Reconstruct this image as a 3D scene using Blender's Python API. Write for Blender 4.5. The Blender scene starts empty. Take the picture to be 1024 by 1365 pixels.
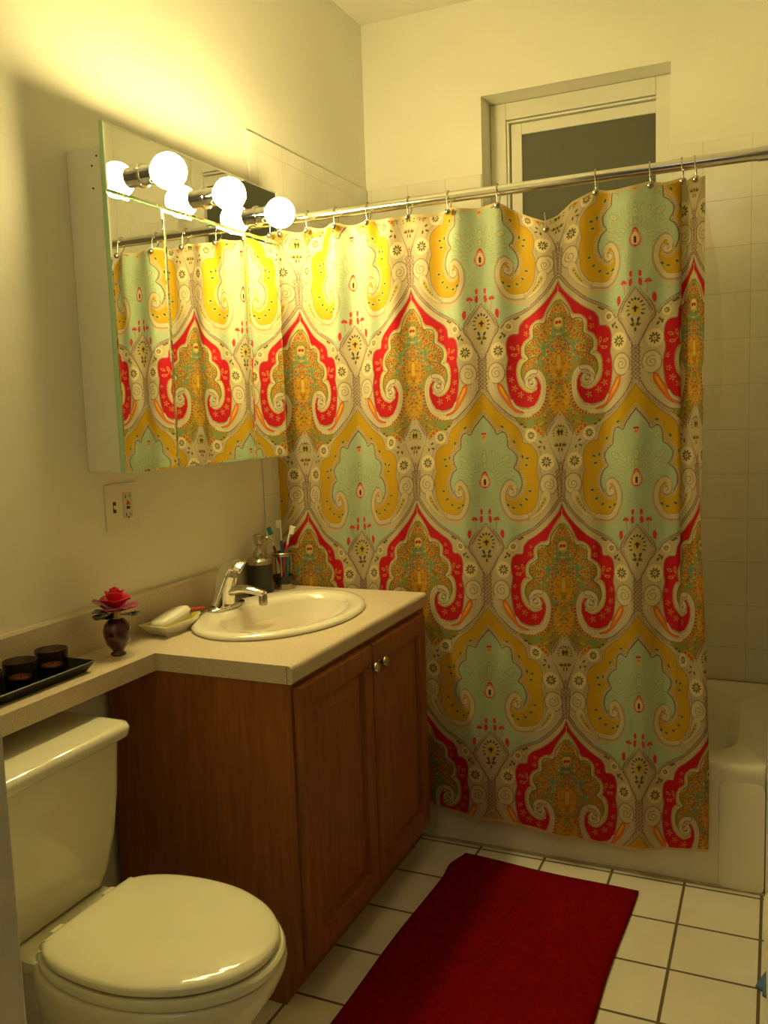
import bpy, bmesh, math, random
import numpy as np
from mathutils import Vector, Matrix
BULB_COL = (1.0, .80, .31); BULB_W = 130; HALL_W = 2.0; EXPO = 0.45; CLAMP = 0
# ---------------------------------------------------------------- printed damask fabric (pure numpy, one mirrored half repeat)
PU, PV = 0.46, 0.640          # repeat width / height of the print in metres
class Print:
    """paints the half repeat 0..PU/2 x 0..PV (mirrored left/right, repeating up/down) at 0.8 mm"""
    Q = 0.0008
    def __init__(s, base):
        s.W = int(round(PU/2/s.Q))+1; s.H = int(round(PV/s.Q))
        s.a = np.empty((s.H, s.W, 3), np.float32); s.a[:] = base
    @staticmethod
    def m(X, Y):              # sketch units -> metres on the cloth
        yc = np.interp(Y, [-300, 600, 1400, 2600, 3200], [42, 50, 75, 90, 92]); rc = np.interp(Y, [600, 950, 2600, 3400], [945, 965, 978, 990])
        return (X-yc)/(rc-yc)*PU/2, (Y-943)/2437*PV
    def pts(s, P, smooth=True, closed=False):
        P = np.array([s.m(x, y) for x, y in P])
        if smooth and len(P) > 2:
            n = len(P); out = []
            rng = range(n if closed else n-1)
            for i in rng:
                g = (lambda k: P[k % n]) if closed else (lambda k: P[min(max(k, 0), n-1)])
                a, b, c, d = g(i-1), g(i), g(i+1), g(i+2)
                for t in (0, .25, .5, .75):
                    out.append(.5*((2*b)+(c-a)*t+(2*a-5*b+4*c-d)*t*t+(-a+3*b-3*c+d)*t**3))
            if not closed: out.append(P[-1])
            P = np.array(out)
        return P
    def copies(s, P, pad):
        for f in (lambda q: q, lambda q: q*[-1, 1], lambda q: [PU, 0]+q*[-1, 1]):
            for k in (-1, 0, 1, -2, 2):
                R = f(P)+[0, k*PV]
                x0, y0 = R.min(0)-pad; x1, y1 = R.max(0)+pad
                i0, i1 = max(int(x0/s.Q), 0), min(int(x1/s.Q)+2, s.W); j0, j1 = max(int(y0/s.Q), 0), min(int(y1/s.Q)+2, s.H)
                if i0 < i1 and j0 < j1:
                    X, Y = np.meshgrid(np.arange(i0, i1)*s.Q, np.arange(j0, j1)*s.Q)
                    yield R, slice(j0, j1), slice(i0, i1), X, Y
    def put(s, sl, w, c):
        v = s.a[sl]; w = w[..., None]; v += (np.array(c, np.float32)-v)*w
    def fill(s, P, c, smooth=True, raw=False):
        P = P if raw else s.pts(P, smooth, True)
        for R, js, is_, X, Y in s.copies(P, 0):
            ins = np.zeros(X.shape, bool); x1, y1 = R[-1]
            for x2, y2 in R:
                if y1 != y2:
                    ins ^= ((Y >= y1) != (Y >= y2)) & (X < (x2-x1)*(Y-y1)/(y2-y1)+x1)
                x1, y1 = x2, y2
            s.put((js, is_), ins.astype(np.float32), c)
    def stroke(s, P, w, c, smooth=True, closed=False, alpha=1., raw=False):
        P = P if raw else s.pts(P, smooth, closed)
        if closed: P = np.vstack([P, P[:1]])
        for R, js, is_, X, Y in s.copies(P, w):
            d = np.full(X.shape, 9.)
            for a, b in zip(R[:-1], R[1:]):
                e = b-a; L = e@e+1e-12; t = np.clip(((X-a[0])*e[0]+(Y-a[1])*e[1])/L, 0, 1)
                d = np.minimum(d, np.hypot(X-a[0]-t*e[0], Y-a[1]-t*e[1]))
            s.put((js, is_), (np.clip((w/2-d)/s.Q+.5, 0, 1)*alpha).astype(np.float32), c)
    def ell(s, cx, cy, rx, ry, ang, c, alpha=1., raw=False):
        C = np.array([(cx, cy)]) if raw else np.array([s.m(cx, cy)]); t = np.linspace(0, 2*np.pi, 14)[:-1]
        u = np.c_[rx*np.cos(t), ry*np.sin(t)]; ca, sa = math.cos(ang), math.sin(ang)
        P = C+np.c_[u[:, 0]*ca-u[:, 1]*sa, u[:, 0]*sa+u[:, 1]*ca]
        s.fill(P, c, raw=True)
    def beads(s, P, step, r, c, off=0., long_=1., closed=False, phase=0.):
        P = s.pts(P, True, closed); seg = np.hypot(*np.diff(P, axis=0).T); cum = np.r_[0, np.cumsum(seg)]
        for d in np.arange(phase*step, cum[-1], step):
            k = min(np.searchsorted(cum, d, 'right')-1, len(seg)-1); f = (d-cum[k])/(seg[k]+1e-9)
            e = (P[k+1]-P[k])/(seg[k]+1e-9); q = P[k]+(P[k+1]-P[k])*f+off*np.array([-e[1], e[0]])
            s.ell(q[0], q[1], r, r*long_, math.atan2(e[1], e[0]), c, raw=True)
    def spiral(s, cx, cy, r0, r1, a0, turns, w, c, hand=1):
        C = np.array(s.m(cx, cy)); t = np.linspace(0, 1, 34); r = r0+(r1-r0)*t; a = a0+hand*2*np.pi*turns*t
        s.stroke(C+np.c_[r*np.cos(a), r*np.sin(a)], w, c, raw=True)
    def flower(s, cx, cy, r, c, n=8, ring=None):
        q = s.m(cx, cy)
        if ring: s.ell(cx, cy, r*1.5, r*1.6, 0, ring)
        for k in range(n):
            a = 2*np.pi*k/n+.2; s.ell(q[0]+.66*r*math.cos(a), q[1]+.66*r*math.sin(a), r*.36, r*.17, a, c, raw=True)
        s.ell(q[0], q[1], r*.16, r*.16, 0, c, raw=True)
    def leafy(s, cx, cy, l, ang, c, halo=None):
        if halo: s.ell(cx, cy, l*.85, l*.55, ang, halo)
        s.ell(cx, cy, l*.5, l*.24, ang, c)

def lin(r, g, b): return tuple(((c/255+.055)/1.055)**2.4 if c > 10 else c/255/12.92 for c in (r, g, b))
def paint_fabric():
    CREAM, PALE, BAND, EDGE = lin(204, 186, 148), lin(220, 204, 166), lin(166, 142, 118), lin(134, 104, 78)
    YEL, YEL2, RED, GRN, GRN2 = lin(206, 162, 28), lin(186, 146, 26), lin(200, 24, 38), lin(182, 198, 164), lin(156, 176, 138)
    INK, OLV, ORG, TEAL, MOSS, RUST = lin(70, 44, 34), lin(96, 84, 22), lin(232, 130, 40), lin(128, 158, 116), lin(158, 146, 70), lin(186, 50, 34)
    p = Print(CREAM)
    Z1 = lambda L: [(x, y+853) for x, y in L]; Z2 = lambda L: [(x, y+1707) for x, y in L]; Z5 = lambda L: [(x, y+2560) for x, y in L]
    # ---- dotted stems
    arch = [(300, 1440), (350, 1370), (430, 1320), (560, 1262), (700, 1168), (850, 1020), (945, 870)]
    hang = [(130, 2130), (190, 2235), (290, 2330), (390, 2410), (470, 2450)]
    stemY = [(75, 1690), (75, 2000)]; forkY = [(80, 1780), (140, 1660), (200, 1540), (262, 1450), (215, 1330), (140, 1240), (90, 1180)]
    stemR = [(955, 520), (960, 930)]; forkR = [(950, 560), (915, 440), (860, 310), (815, 200), (812, 120), (880, 20), (965, -85)]
    for P, w in ((arch, .011), (hang, .012), (forkY, .014), (forkR, .013)):
        p.stroke(P, w+.0035, PALE); p.stroke(P, w, BAND)
    p.fill([(30, 1650), (125, 1650), (135, 2120), (75, 2080), (30, 2120)], BAND, False)
    p.fill([(905, 560), (1000, 560), (1000, 860), (965, 930), (915, 850)], BAND, False)
    # ---- pale green ground between the scrolls
    green = [(40, -40), (120, 45), (165, 100), (200, 168), (250, 145), (290, 152), (320, 220), (325, 312), (375, 350), (428, 420), (420, 490), (388, 548), (445, 595), (482, 670),
             (485, 745), (450, 830), (400, 880), (360, 900), (255, 940), (240, 1010), (265, 1060), (340, 1150), (430, 1190), (540, 1198), (650, 1180), (640, 1205), (560, 1235), (400, 1320), (340, 1385), (300, 1436),
             (262, 1360), (200, 1285), (130, 1222), (75, 1165), (0, 1165), (0, -40)]
    # ---- cream scroll carrying the mustard shape
    yo = [(44, -300), (110, -209), (192, -116), (286, -23), (367, 36), (449, 106), (492, 190), (508, 262), (560, 270), (620, 300), (670, 360), (686, 440), (672, 540), (668, 580), (692, 640), (702, 720), (698, 800), (690, 900),
          (650, 980), (600, 1040), (545, 1078), (480, 1092), (400, 1090), (350, 1060), (310, 1000), (278, 930), (272, 860), (285, 790), (320, 730), (350, 712)]
    yi = [(395, 745), (405, 790), (385, 850), (450, 850), (500, 800), (520, 745), (512, 670), (480, 590), (450, 548), (465, 490), (460, 400), (400, 330), (362, 300), (352, 215), (300, 130), (215, 125), (180, 75), (120, 0), (42, -105)]
    p.fill(green, GRN, False)
    # feathered tracery on the green ground
    for (ax, ay) in ((55, 700),):
        for k in range(9):
            a = -math.pi/2+k*.235
            for r0_, r1_ in ((130, 215), (240, 330)):
                q0 = (ax+r0_*math.cos(a), ay+r0_*math.sin(a)*1.1); q1 = (ax+r1_*math.cos(a), ay+r1_*math.sin(a)*1.1); mid = ((q0[0]+q1[0])/2, (q0[1]+q1[1])/2)
                if q1[0] < 470-.1*max(0, q1[1]-560):
                    p.ell(mid[0], mid[1], (r1_-r0_)/3900*.62, .0052, a, GRN2); p.ell(mid[0], mid[1], (r1_-r0_)/3900*.5, .0034, a, lin(190, 200, 156))
                    p.ell(mid[0], mid[1], (r1_-r0_)/3900*.2, .0014, a, lin(206, 180, 128))
    for (x, y, l, a) in ((45, 430, .02, 1.57), (45, 520, .012, 1.57), (265, 240, .016, -.9), (300, 440, .020, -.6), (330, 560, .014, -.2), (150, 860, .012, .8), (170, 940, .012, .9), (120, 1000, .010, .7)):
        p.ell(x, y, l*.75, l*.42, a, GRN2); p.ell(x, y, l*.6, l*.28, a, lin(200, 208, 152)); p.ell(x, y, l*.3, l*.12, a, lin(206, 176, 120))
    rr = random.Random(5)
    for k in range(95):
        x, y = rr.uniform(60, 560), rr.uniform(900, 1330)
        if 120+.9*abs(y-1100) < 0: continue
        if x < 235 or (y > 1200 and x < 480-(y-1200)*1.2): 
            if y < 1165+(x-60)*.9: p.leafy(x, y, .0045, rr.uniform(0, 3.1), rr.choice([GRN2, lin(198, 214, 170)]))
    # ---- scroll strokes + mustard
    sc = yo[12:]
    p.stroke(yo, .0235, EDGE); p.stroke(yo, .0205, CREAM); p.stroke(yo, .0135, lin(178, 152, 116)); p.stroke(yo, .0095, CREAM)
    p.stroke(yo, .0055, PALE)
    p.fill(yo+yi, YEL, False)
    rim = [(690, 640), (702, 720), (698, 800), (690, 900), (650, 985), (600, 1045), (545, 1082), (480, 1096), (400, 1094), (350, 1064), (308, 1003), (276, 932), (268, 860), (281, 790), (317, 728), (352, 708), (395, 730), (412, 780), (398, 835), (362, 850), (338, 825), (345, 795)]
    p.stroke(rim[6:], .0145, EDGE); p.stroke(rim[6:], .012, PALE); p.stroke(rim[6:], .0042, lin(214, 190, 148))
    p.stroke(yo[:20], .0022, EDGE)
    # fringe + dark line round the green medallion
    dk = [(41, -40), (85, 5), (120, 48), (165, 102), (198, 168), (245, 148), (288, 152), (318, 215), (325, 312), (375, 350), (426, 420), (418, 490), (388, 546), (440, 592), (478, 670), (484, 745), (450, 825)]
    fr = [(41, -70), (125, 20), (190, 112), (255, 120), (318, 170), (345, 280), (400, 320), (455, 420), (440, 500), (428, 545), (470, 600), (505, 680), (508, 750), (470, 840), (400, 890), (340, 870)]
    p.stroke(fr, .0125, lin(206, 178, 122)); p.beads(fr, .0062, .0016, EDGE, .003); p.beads(fr, .0062, .0012, INK, -.0025, phase=.5); p.stroke(fr, .0022, PALE, alpha=.6)
    p.fill(green[:18]+[(350, 850), (335, 760), (300, 745), (245, 800), (235, 900), (0, 900)]+green[-1:], GRN, False) if False else None
    p.stroke(dk, .0022, INK)
    p.spiral(368, 815, .0005, .015, 1.2, 1.4, .0046, PALE, -1)
    p.spiral(368, 815, .003, .017, 1.2, 1.3, .0016, EDGE, -1)
    # seeds on mustard
    for (x, y, a) in ((555, 437, -.3), (540, 512, 0), (590, 800, .1), (545, 893, .5), (480, 958, .6), (260, 85, .5), (400, 255, 1.0), (492, 420, 1.5), (330, 960, .8), (390, 990, .2)):
        p.leafy(x, y, .0105, a, lin(60, 66, 30), lin(190, 176, 92))
    # ---- red medallion
    ro = Z1([(965, 90), (930, 170), (880, 240), (800, 330), (720, 400), (640, 458), (560, 508), (512, 570), (495, 655), (430, 662), (388, 690), (366, 750), (364, 850), (380, 930), (366, 1010)])+Z2([(358, 230), (366, 330), (385, 440), (415, 525), (470, 580), (550, 608), (620, 610), (690, 590), (740, 520), (768, 440), (770, 360), (745, 300), (715, 268)])
    ri = Z2([(690, 285), (725, 340), (715, 410), (640, 448), (560, 425), (500, 360), (475, 280), (470, 200), (490, 130), (545, 78)])+Z1([(532, 900), (530, 800), (560, 740), (632, 690), (640, 620), (685, 535), (745, 510), (800, 490), (832, 430), (880, 350), (930, 262), (962, 195)])
    # cream S-scroll sweeping under the red
    sweep = Z2([(405, 545), (440, 600), (520, 650), (620, 655), (715, 630), (775, 545), (800, 450), (803, 350), (775, 265), (710, 215), (640, 222), (595, 270), (590, 330), (630, 380), (680, 380), (705, 340), (680, 310), (650, 325)])
    # floral ground
    fl = Z1([(945, 300), (900, 352), (850, 430), (820, 540), (760, 540), (700, 560), (680, 620), (685, 700), (630, 740), (580, 790), (580, 870), (622, 930), (560, 980), (530, 1030)])+Z2([(522, 250), (545, 300), (600, 230), (700, 205), (800, 270), (820, 400), (800, 560), (700, 680), (560, 715), (430, 710), (470, 770), (560, 830), (640, 840), (720, 905), (790, 950), (830, 850), (880, 780), (930, 720), (975, 665)])
    p.fill(fl+[(1100, 2372), (1100, 1150)], MOSS, False)
    for (x, y, rx, ry) in ((945, 1480, .014, .03), (900, 1660, .012, .02), (790, 1650, .016, .008), (830, 1740, .010, .018), (760, 1830, .010, .008), (865, 2200, .007, .014), (700, 1560, .010, .006), (640, 2480, .012, .006), (880, 2010, .006, .012), (650, 1760, .007, .012)):
        p.ell(x, y, rx, ry, rr.uniform(-.4, .4), TEAL)
    # golden centre column
    p.ell(975, 1860, .026, .047, 0, lin(214, 160, 46)); p.ell(975, 1860, .012, .034, 0, lin(200, 150, 30)); p.ell(978, 2230, .030, .050, 0, lin(212, 160, 50)); p.ell(978, 2080, .012, .03, 0, MOSS)
    def blossom(x, y, r):
        r *= .8; p.ell(x, y, r*1.5, r*1.7, 0, lin(214, 176, 84)); p.ell(x, y, r, r*1.1, 0, RUST); p.ell(x, y, r*.35, r*.35, 0, lin(230, 180, 90))
    def infl(x, y):
        if y < 1393: return x > 945-(y-1150)*.52
        if y < 1560: return x > 700
        if y < 1900: return x > (600 if y < 1780 else 560)
        if y < 2290: return x > 835
        return x > 700 and y < 2372+(975-x)*1.2
    for k in range(620):
        x, y = rr.uniform(540, 985), rr.uniform(1250, 2620)
        if not infl(x, y): continue
        c = rr.choice([RUST, RUST, ORG, lin(228, 186, 70), lin(228, 186, 70), lin(120, 110, 40), lin(190, 70, 40)])
        r_ = rr.uniform(.0018, .0034); p.leafy(x, y, r_*2.4, rr.uniform(0, 3.1), c)
    # dots following the inside of the scallops
    ins = Z1([(955, 355), (905, 400), (880, 450), (855, 520), (850, 600), (790, 575), (735, 590), (715, 650), (725, 720), (660, 760), (615, 800), (620, 860), (665, 930), (610, 980), (565, 1030)])
    p.beads(ins, .0085, .0028, lin(190, 60, 30)); p.beads(ins, .0085, .0018, lin(240, 190, 80), phase=.5)
    for (x, y, r_) in ((940, 1255, .0055), (905, 1275, .004), (860, 1390, .004), (856, 1460, .0045), (940, 1595, .005), (900, 1655, .005), (990, 1660, .0055), (855, 1710, .0055), (850, 1800, .006), (830, 1885, .005), (720, 1690, .0065), (755, 1700, .005), (785, 1525, .006),
                       (815, 1550, .0045), (890, 1740, .0045), (940, 1720, .0045), (885, 1985, .005), (945, 2040, .005), (850, 2100, .0045), (860, 2300, .0045), (930, 2160, .0045), (905, 2400, .0045), (590, 1910, .0045), (650, 1860, .004), (700, 1800, .0045), (860, 2560, .0), (690, 2540, .006), (735, 2570, .006), (770, 2600, .006)):
        if r_: blossom(x, y, r_)
    p.ell(955, 1400, .009, .014, 0, lin(232, 200, 120)); p.ell(950, 1400, .0045, .0055, .5, RUST)
    p.ell(978, 1830, .004, .022, 0, lin(228, 190, 90))
    under = Z2([(560, 720), (640, 712), (710, 690), (770, 640), (820, 560), (845, 450), (850, 360)])
    p.beads(under, .010, .003, RUST); p.beads(under, .010, .002, lin(240, 190, 90), phase=.5)
    p.stroke(Z2([(430, 730), (490, 800), (560, 845), (640, 850), (720, 905), (790, 960)]), .006, CREAM)
    # red body
    p.stroke(ro[:22], .0115, PALE); p.stroke(ro[:22], .0075, BAND, alpha=.6)
    p.fill(ro+ri, RED, False)
    p.stroke(ro[:22], .0014, EDGE)
    p.stroke(sweep, .0165, EDGE); p.stroke(sweep, .0145, PALE); p.stroke(sweep, .005, lin(212, 188, 146))
    # fringe of the red medallion
    rf = Z1([(957, 245), (912, 312), (862, 400), (828, 480), (790, 518), (725, 535), (665, 590), (660, 650), (655, 705), (590, 755), (553, 810), (556, 890), (590, 935)])+Z2([(530, 100), (500, 160), (498, 250), (520, 340), (575, 400), (640, 425), (700, 395)])
    p.stroke(rf, .0135, lin(214, 196, 140)); p.beads(rf, .0052, .0011, lin(128, 90, 60), .0045, 2.0); p.beads(rf, .0052, .0009, PALE, .005, phase=.5)
    dl = Z1([(947, 300), (900, 352), (850, 430), (820, 540), (760, 540), (700, 560), (680, 620), (685, 700), (630, 740), (580, 790), (580, 870), (622, 930), (560, 980), (533, 1030)])+Z2([(524, 240), (545, 300), (590, 350)])
    p.stroke(dl, .0026, OLV)
    p.stroke(sweep[9:], .0155, EDGE); p.stroke(sweep[9:], .0115, PALE)
    p.spiral(655, 2045, .001, .021, .8, 1.7, .0040, PALE, -1); p.spiral(655, 2045, .003, .0225, .8, 1.7, .0016, EDGE, -1)
    # gold sprigs in the red
    G = lin(222, 160, 84)
    for (x, y, r_) in ((415, 2010, .006), (450, 2105, .007), (520, 2175, .007), (635, 2215, .007), (400, 1880, .005), (590, 1505, .006), (600, 1420, .0045)):
        for k in range(5): q = p.m(x, y); a = k*1.2566; p.ell(q[0]+r_*math.cos(a), q[1]+r_*math.sin(a), r_*.42, r_*.22, a, G, raw=True)
        p.ell(x, y, r_*.45, r_*.45, 0, G); p.ell(x, y, r_*.22, r_*.22, 0, INK)
    for (x, y, a) in ((430, 1665, .5), (445, 1740, .1), (492, 1655, 1.4)):
        p.ell(x, y, .0085, .0042, a, G); p.ell(x, y, .0055, .0022, a, RED)
    p.stroke(Z1([(455, 880), (500, 860), (500, 815)]), .0015, G)
    # ---- beads on the bands
    D = lin(104, 76, 74); L_ = lin(232, 212, 180)
    for P, h in ((arch, .0032), (hang, .0035), (forkY, .004), (forkR, .004)):
        p.beads(P, .0056, .0013, D, h, 1.4); p.beads(P, .0056, .0013, D, -h, 1.4); p.beads(P, .0056, .0011, L_, 0, 1.3, phase=.5)
    for (xa, xb, ya, yb) in ((25, 125, 1690, 2090), (905, 1010, 590, 880)):
        for j, y in enumerate(np.arange(ya, yb, 22)):
            for i, x in enumerate(np.arange(xa+10, xb, 22)):
                p.ell(x+(j % 2)*11, y, .0018, .0011, 0, D if (i+j) % 2 == 0 else L_)
    # ---- diamonds on the two axes
    def diamond(cx, top, side, bot, hw, big):
        P = [(cx, top), (cx+hw, side), (cx, bot), (cx-hw, side)]
        p.fill(P, CREAM, False); p.stroke(P, .005, PALE, False, True); p.stroke(P, .0014, BAND, False, True)
        Hh = (bot-top)/3900.; q0, q1 = p.m(cx, top+(bot-top)*.30)
        for k in range(-5, 6):
            a = -math.pi/2+k*.42; rx = .0215 if big else .015
            p.ell(q0+rx*math.cos(a), q1+.008+rx*1.25*math.sin(a), .0042 if big else .003, .0019 if big else .0015, a, lin(56, 66, 30), raw=True)
        p.ell(q0, q1+.008, (.013 if big else .009), (.019 if big else .013), 0, lin(206, 180, 84), raw=True)
        p.ell(q0, q1+.008, .0024 if big else .0032, .0095, 0, lin(96, 44, 30) if big else lin(44, 74, 60), raw=True)
        p.ell(q0, q1+.006, .008 if big else .0052, .0030, 0, lin(96, 44, 30) if big else lin(44, 74, 60), raw=True)
        q2 = q1+Hh*.36
        for a in (-.5, .5, -1.0, 1.0): p.ell(q0+.011*math.sin(a), q2-.007*math.cos(a)+.004, .0058, .0022, -math.pi/2+a, OLV, raw=True)
        p.ell(q0, q2+.012, .0058, .0022, math.pi/2, OLV, raw=True); p.ell(q0, q2, .002, .006, 0, lin(200, 160, 60), raw=True)
        if big:
            for a in (-.7, .7): p.ell(q0+.013*math.sin(a), q2-.014, .0065, .0024, -math.pi/2+a*.5, lin(60, 70, 34), raw=True)
    diamond(70, 1195, 1435, 1735, 162, True); diamond(962, -20, 205, 470, 125, False)
    # ---- small flowers and leaves on the cream ground
    for (x, y, r_) in ((605, 185, .0125), (785, 475, .0155), (270, 1693, .0155), (388, 1428, .0085)): p.flower(x, y, r_, OLV, 9, lin(232, 214, 168))
    for (x, y, a) in ((720, 255, .6), (710, 310, -.4), (765, 322, 1.4), (460, 1345, -.1), (492, 1328, -.3), (322, 1510, .9), (300, 1548, -.8), (345, 1530, 1.9), (530, 95, .1), (485, 62, .1)): p.leafy(x, y, .0115, a, OLV)
    # round cream curls with their paisley tails
    for (cx, cy, R_, hand) in ((812, 722, .0255, -1), (245, 1932, .0255, 1)):
        p.ell(cx, cy, R_, R_*1.18, 0, PALE)
        C = p.m(cx, cy); t = np.linspace(0, 2*np.pi, 30); p.stroke(np.c_[C[0]+R_*np.cos(t), C[1]+R_*1.18*np.sin(t)], .0024, EDGE, raw=True)
        p.spiral(cx, cy, .003, .017, 2.0, 1.5, .0026, BAND, hand)
    tailY = [(760, 800), (830, 800), (842, 880), (800, 960), (730, 1040), (640, 1100), (560, 1130), (620, 1080), (690, 1000), (720, 900)]
    p.fill(tailY, PALE); p.stroke(tailY, .0014, BAND, closed=True)
    p.fill([(765, 850), (800, 870), (770, 950), (700, 1030), (640, 1070), (700, 980), (740, 900)], lin(206, 180, 96))
    for (x, y) in ((775, 885), (755, 925), (735, 960), (712, 990), (690, 1015)): p.leafy(x, y, .007, -.9, OLV)
    po = Z2([(262, 352), (300, 350), (330, 400), (380, 480), (412, 560), (450, 620), (560, 668), (480, 655), (400, 600), (320, 500), (272, 420)])
    p.stroke(Z2([(180, 300), (200, 420), (290, 540), (390, 640), (520, 700), (640, 690)]), .009, PALE); p.stroke(Z2([(180, 300), (200, 420), (290, 540), (390, 640), (520, 700)]), .0012, BAND)
    p.fill(po, ORG); p.stroke(po, .0024, lin(206, 66, 30), closed=True); p.fill(Z2([(280, 380), (305, 385), (350, 470), (372, 520), (320, 460)]), lin(238, 190, 70))
    # ---- red accents on the green ground
    R2 = lin(210, 60, 60)
    p.ell(47, 160, .0078, .0040, 0, RED); p.ell(47, 215, .008, .013, 0, lin(210, 196, 128)); p.ell(47, 195, .005, .004, 0, lin(220, 120, 80))
    td = [(57, 575), (95, 640), (118, 700), (100, 750), (57, 772), (14, 750), (-4, 700), (19, 640)]
    p.fill(td, R2); p.fill([(57, 620), (85, 660), (97, 700), (85, 735), (57, 750), (29, 735), (17, 700), (29, 660)], lin(236, 206, 150)); p.beads([(57, 610), (92, 660), (104, 705), (88, 742), (57, 758)], .006, .0018, PALE)
    p.ell(57, 700, .003, .0095, 0, INK); p.ell(57, 690, .0078, .013, 0, lin(206, 170, 90)) if False else None
    for (x, y, l, a) in ((112, 1035, .018, 1.5), (118, 1120, .022, 1.45), (262, 1285, .026, 1.5), (266, 1320, .011, 1.2)):
        p.leafy(x, y, l, a, R2)
    for a in range(5): q = p.m(195, 1135); p.ell(q[0]+.006*math.cos(-.4-a*.6), q[1]+.007*math.sin(-.4-a*.6), .0048, .0026, -.4-a*.6, R2, raw=True)
    p.stroke([(192, 1140), (190, 1190), (188, 1240)], .0016, R2)
    return p.a
C = bpy.context.scene.collection
sc = bpy.context.scene
# ================================================================= helpers
def tag(o, label, cat, group=None):
    o['label'] = label; o['category'] = cat
    if group: o['group'] = group
    return o
def thing(name, label, cat, loc=(0, 0, 0), group=None):
    o = bpy.data.objects.new(name, None); C.objects.link(o); o.location = loc; o.empty_display_size = .05
    o['_w'] = loc; return tag(o, label, cat, group)
def wloc(o):
    v = Vector((0, 0, 0))
    while o is not None: v = v + Vector(o.location); o = o.parent
    return v
def obj(name, bm, mats, parent=None, smooth=False, origin=None, label=None):
    """bm is in world coordinates; the object's origin sits at its parent's origin (or at its own base)"""
    me = bpy.data.meshes.new(name)
    if smooth:
        for f in bm.faces: f.smooth = True
    pv = wloc(parent) if parent else None
    if origin is None:
        if parent: origin = pv
        else:
            xs = [v.co.x for v in bm.verts]; ys = [v.co.y for v in bm.verts]; zs = [v.co.z for v in bm.verts]
            origin = Vector(((min(xs)+max(xs))/2, (min(ys)+max(ys))/2, min(zs)))
    origin = Vector(origin); bmesh.ops.translate(bm, vec=-origin, verts=bm.verts)
    bm.to_mesh(me); bm.free()
    for m in (mats if isinstance(mats, (list, tuple)) else [mats]): me.materials.append(m)
    o = bpy.data.objects.new(name, me); C.objects.link(o)
    if parent: o.parent = parent; o.location = origin-pv
    else: o.location = origin
    if label: o['label'] = label
    if smooth:
        try: me.shade_auto_smooth if False else None
        except Exception: pass
    return o
def sharp(o, ang=35):
    me = o.data; bm = bmesh.new(); bm.from_mesh(me)
    for f in bm.faces: f.smooth = True
    for e in bm.edges:
        if len(e.link_faces) == 2 and e.calc_face_angle(0) > math.radians(ang): e.smooth = False
    bm.to_mesh(me); bm.free(); return o
def NB(): return bmesh.new()
def bx(bm, x0, x1, y0, y1, z0, z1, bev=0, seg=2, mi=0):
    r = bmesh.ops.create_cube(bm, size=1)
    bmesh.ops.scale(bm, vec=(x1-x0, y1-y0, z1-z0), verts=r['verts']); bmesh.ops.translate(bm, vec=((x0+x1)/2, (y0+y1)/2, (z0+z1)/2), verts=r['verts'])
    fs = {f for v in r['verts'] for f in v.link_faces}
    for f in fs: f.material_index = mi
    if bev:
        es = list({e for v in r['verts'] for e in v.link_edges})
        bmesh.ops.bevel(bm, geom=es, offset=bev, segments=seg, profile=.5, affect='EDGES')
    return bm
def loft(bm, rings, cap0=True, cap1=True, closed=True):
    vs = [[bm.verts.new(p) for p in r] for r in rings]
    for a, b in zip(vs[:-1], vs[1:]):
        n = len(a)
        for i in range(n if closed else n-1):
            bm.faces.new((a[i], a[(i+1) % n], b[(i+1) % n], b[i]))
    if cap0: bm.faces.new(vs[0][::-1])
    if cap1: bm.faces.new(vs[-1])
    bmesh.ops.recalc_face_normals(bm, faces=bm.faces); return bm
def lathe(bm, prof, c, axis='z', n=32, sx=1, sy=1, cap=True):
    rings = []
    for r, h in prof:
        ring = []
        for i in range(n):
            a = 2*math.pi*i/n; u, v = r*sx*math.cos(a), r*sy*math.sin(a)
            ring.append({'z': (c[0]+u, c[1]+v, c[2]+h), 'x': (c[0]+h, c[1]+u, c[2]+v), 'y': (c[0]+u, c[1]+h, c[2]+v)}[axis])
        rings.append(ring)
    return loft(bm, rings, cap, cap)
def tube(bm, pts, r, n=12, cap=True, flat=1.0, up=None):
    pts = [Vector(p) for p in pts]; N = len(pts); rs = r if isinstance(r, (list, tuple)) else [r]*N
    rings = []; side = None
    for i, p in enumerate(pts):
        d = (pts[min(i+1, N-1)]-pts[max(i-1, 0)]).normalized()
        if side is None:
            u = Vector(up) if up else (Vector((0, 0, 1)) if abs(d.z) < .9 else Vector((1, 0, 0)))
            side = d.cross(u).normalized()
        side = (side-d*side.dot(d)).normalized(); w = side.cross(d)
        rings.append([tuple(p+side*(rs[i]*math.cos(2*math.pi*k/n))+w*(rs[i]*flat*math.sin(2*math.pi*k/n))) for k in range(n)])
    return loft(bm, rings, cap, cap)
def ball(bm, c, r, sx=1, sy=1, sz=1, u=24, v=14):
    m = bmesh.ops.create_uvsphere(bm, u_segments=u, v_segments=v, radius=r)
    bmesh.ops.scale(bm, vec=(sx, sy, sz), verts=m['verts']); bmesh.ops.translate(bm, vec=c, verts=m['verts']); return bm
def rrect(x0, x1, y0, y1, r, z, n=6):
    P = []
    for cx, cy, a0 in ((x1-r, y1-r, 0), (x0+r, y1-r, 90), (x0+r, y0+r, 180), (x1-r, y0+r, 270)):
        for k in range(n+1):
            a = math.radians(a0+90*k/n); P.append((cx+r*math.cos(a), cy+r*math.sin(a), z))
    return P
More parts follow.
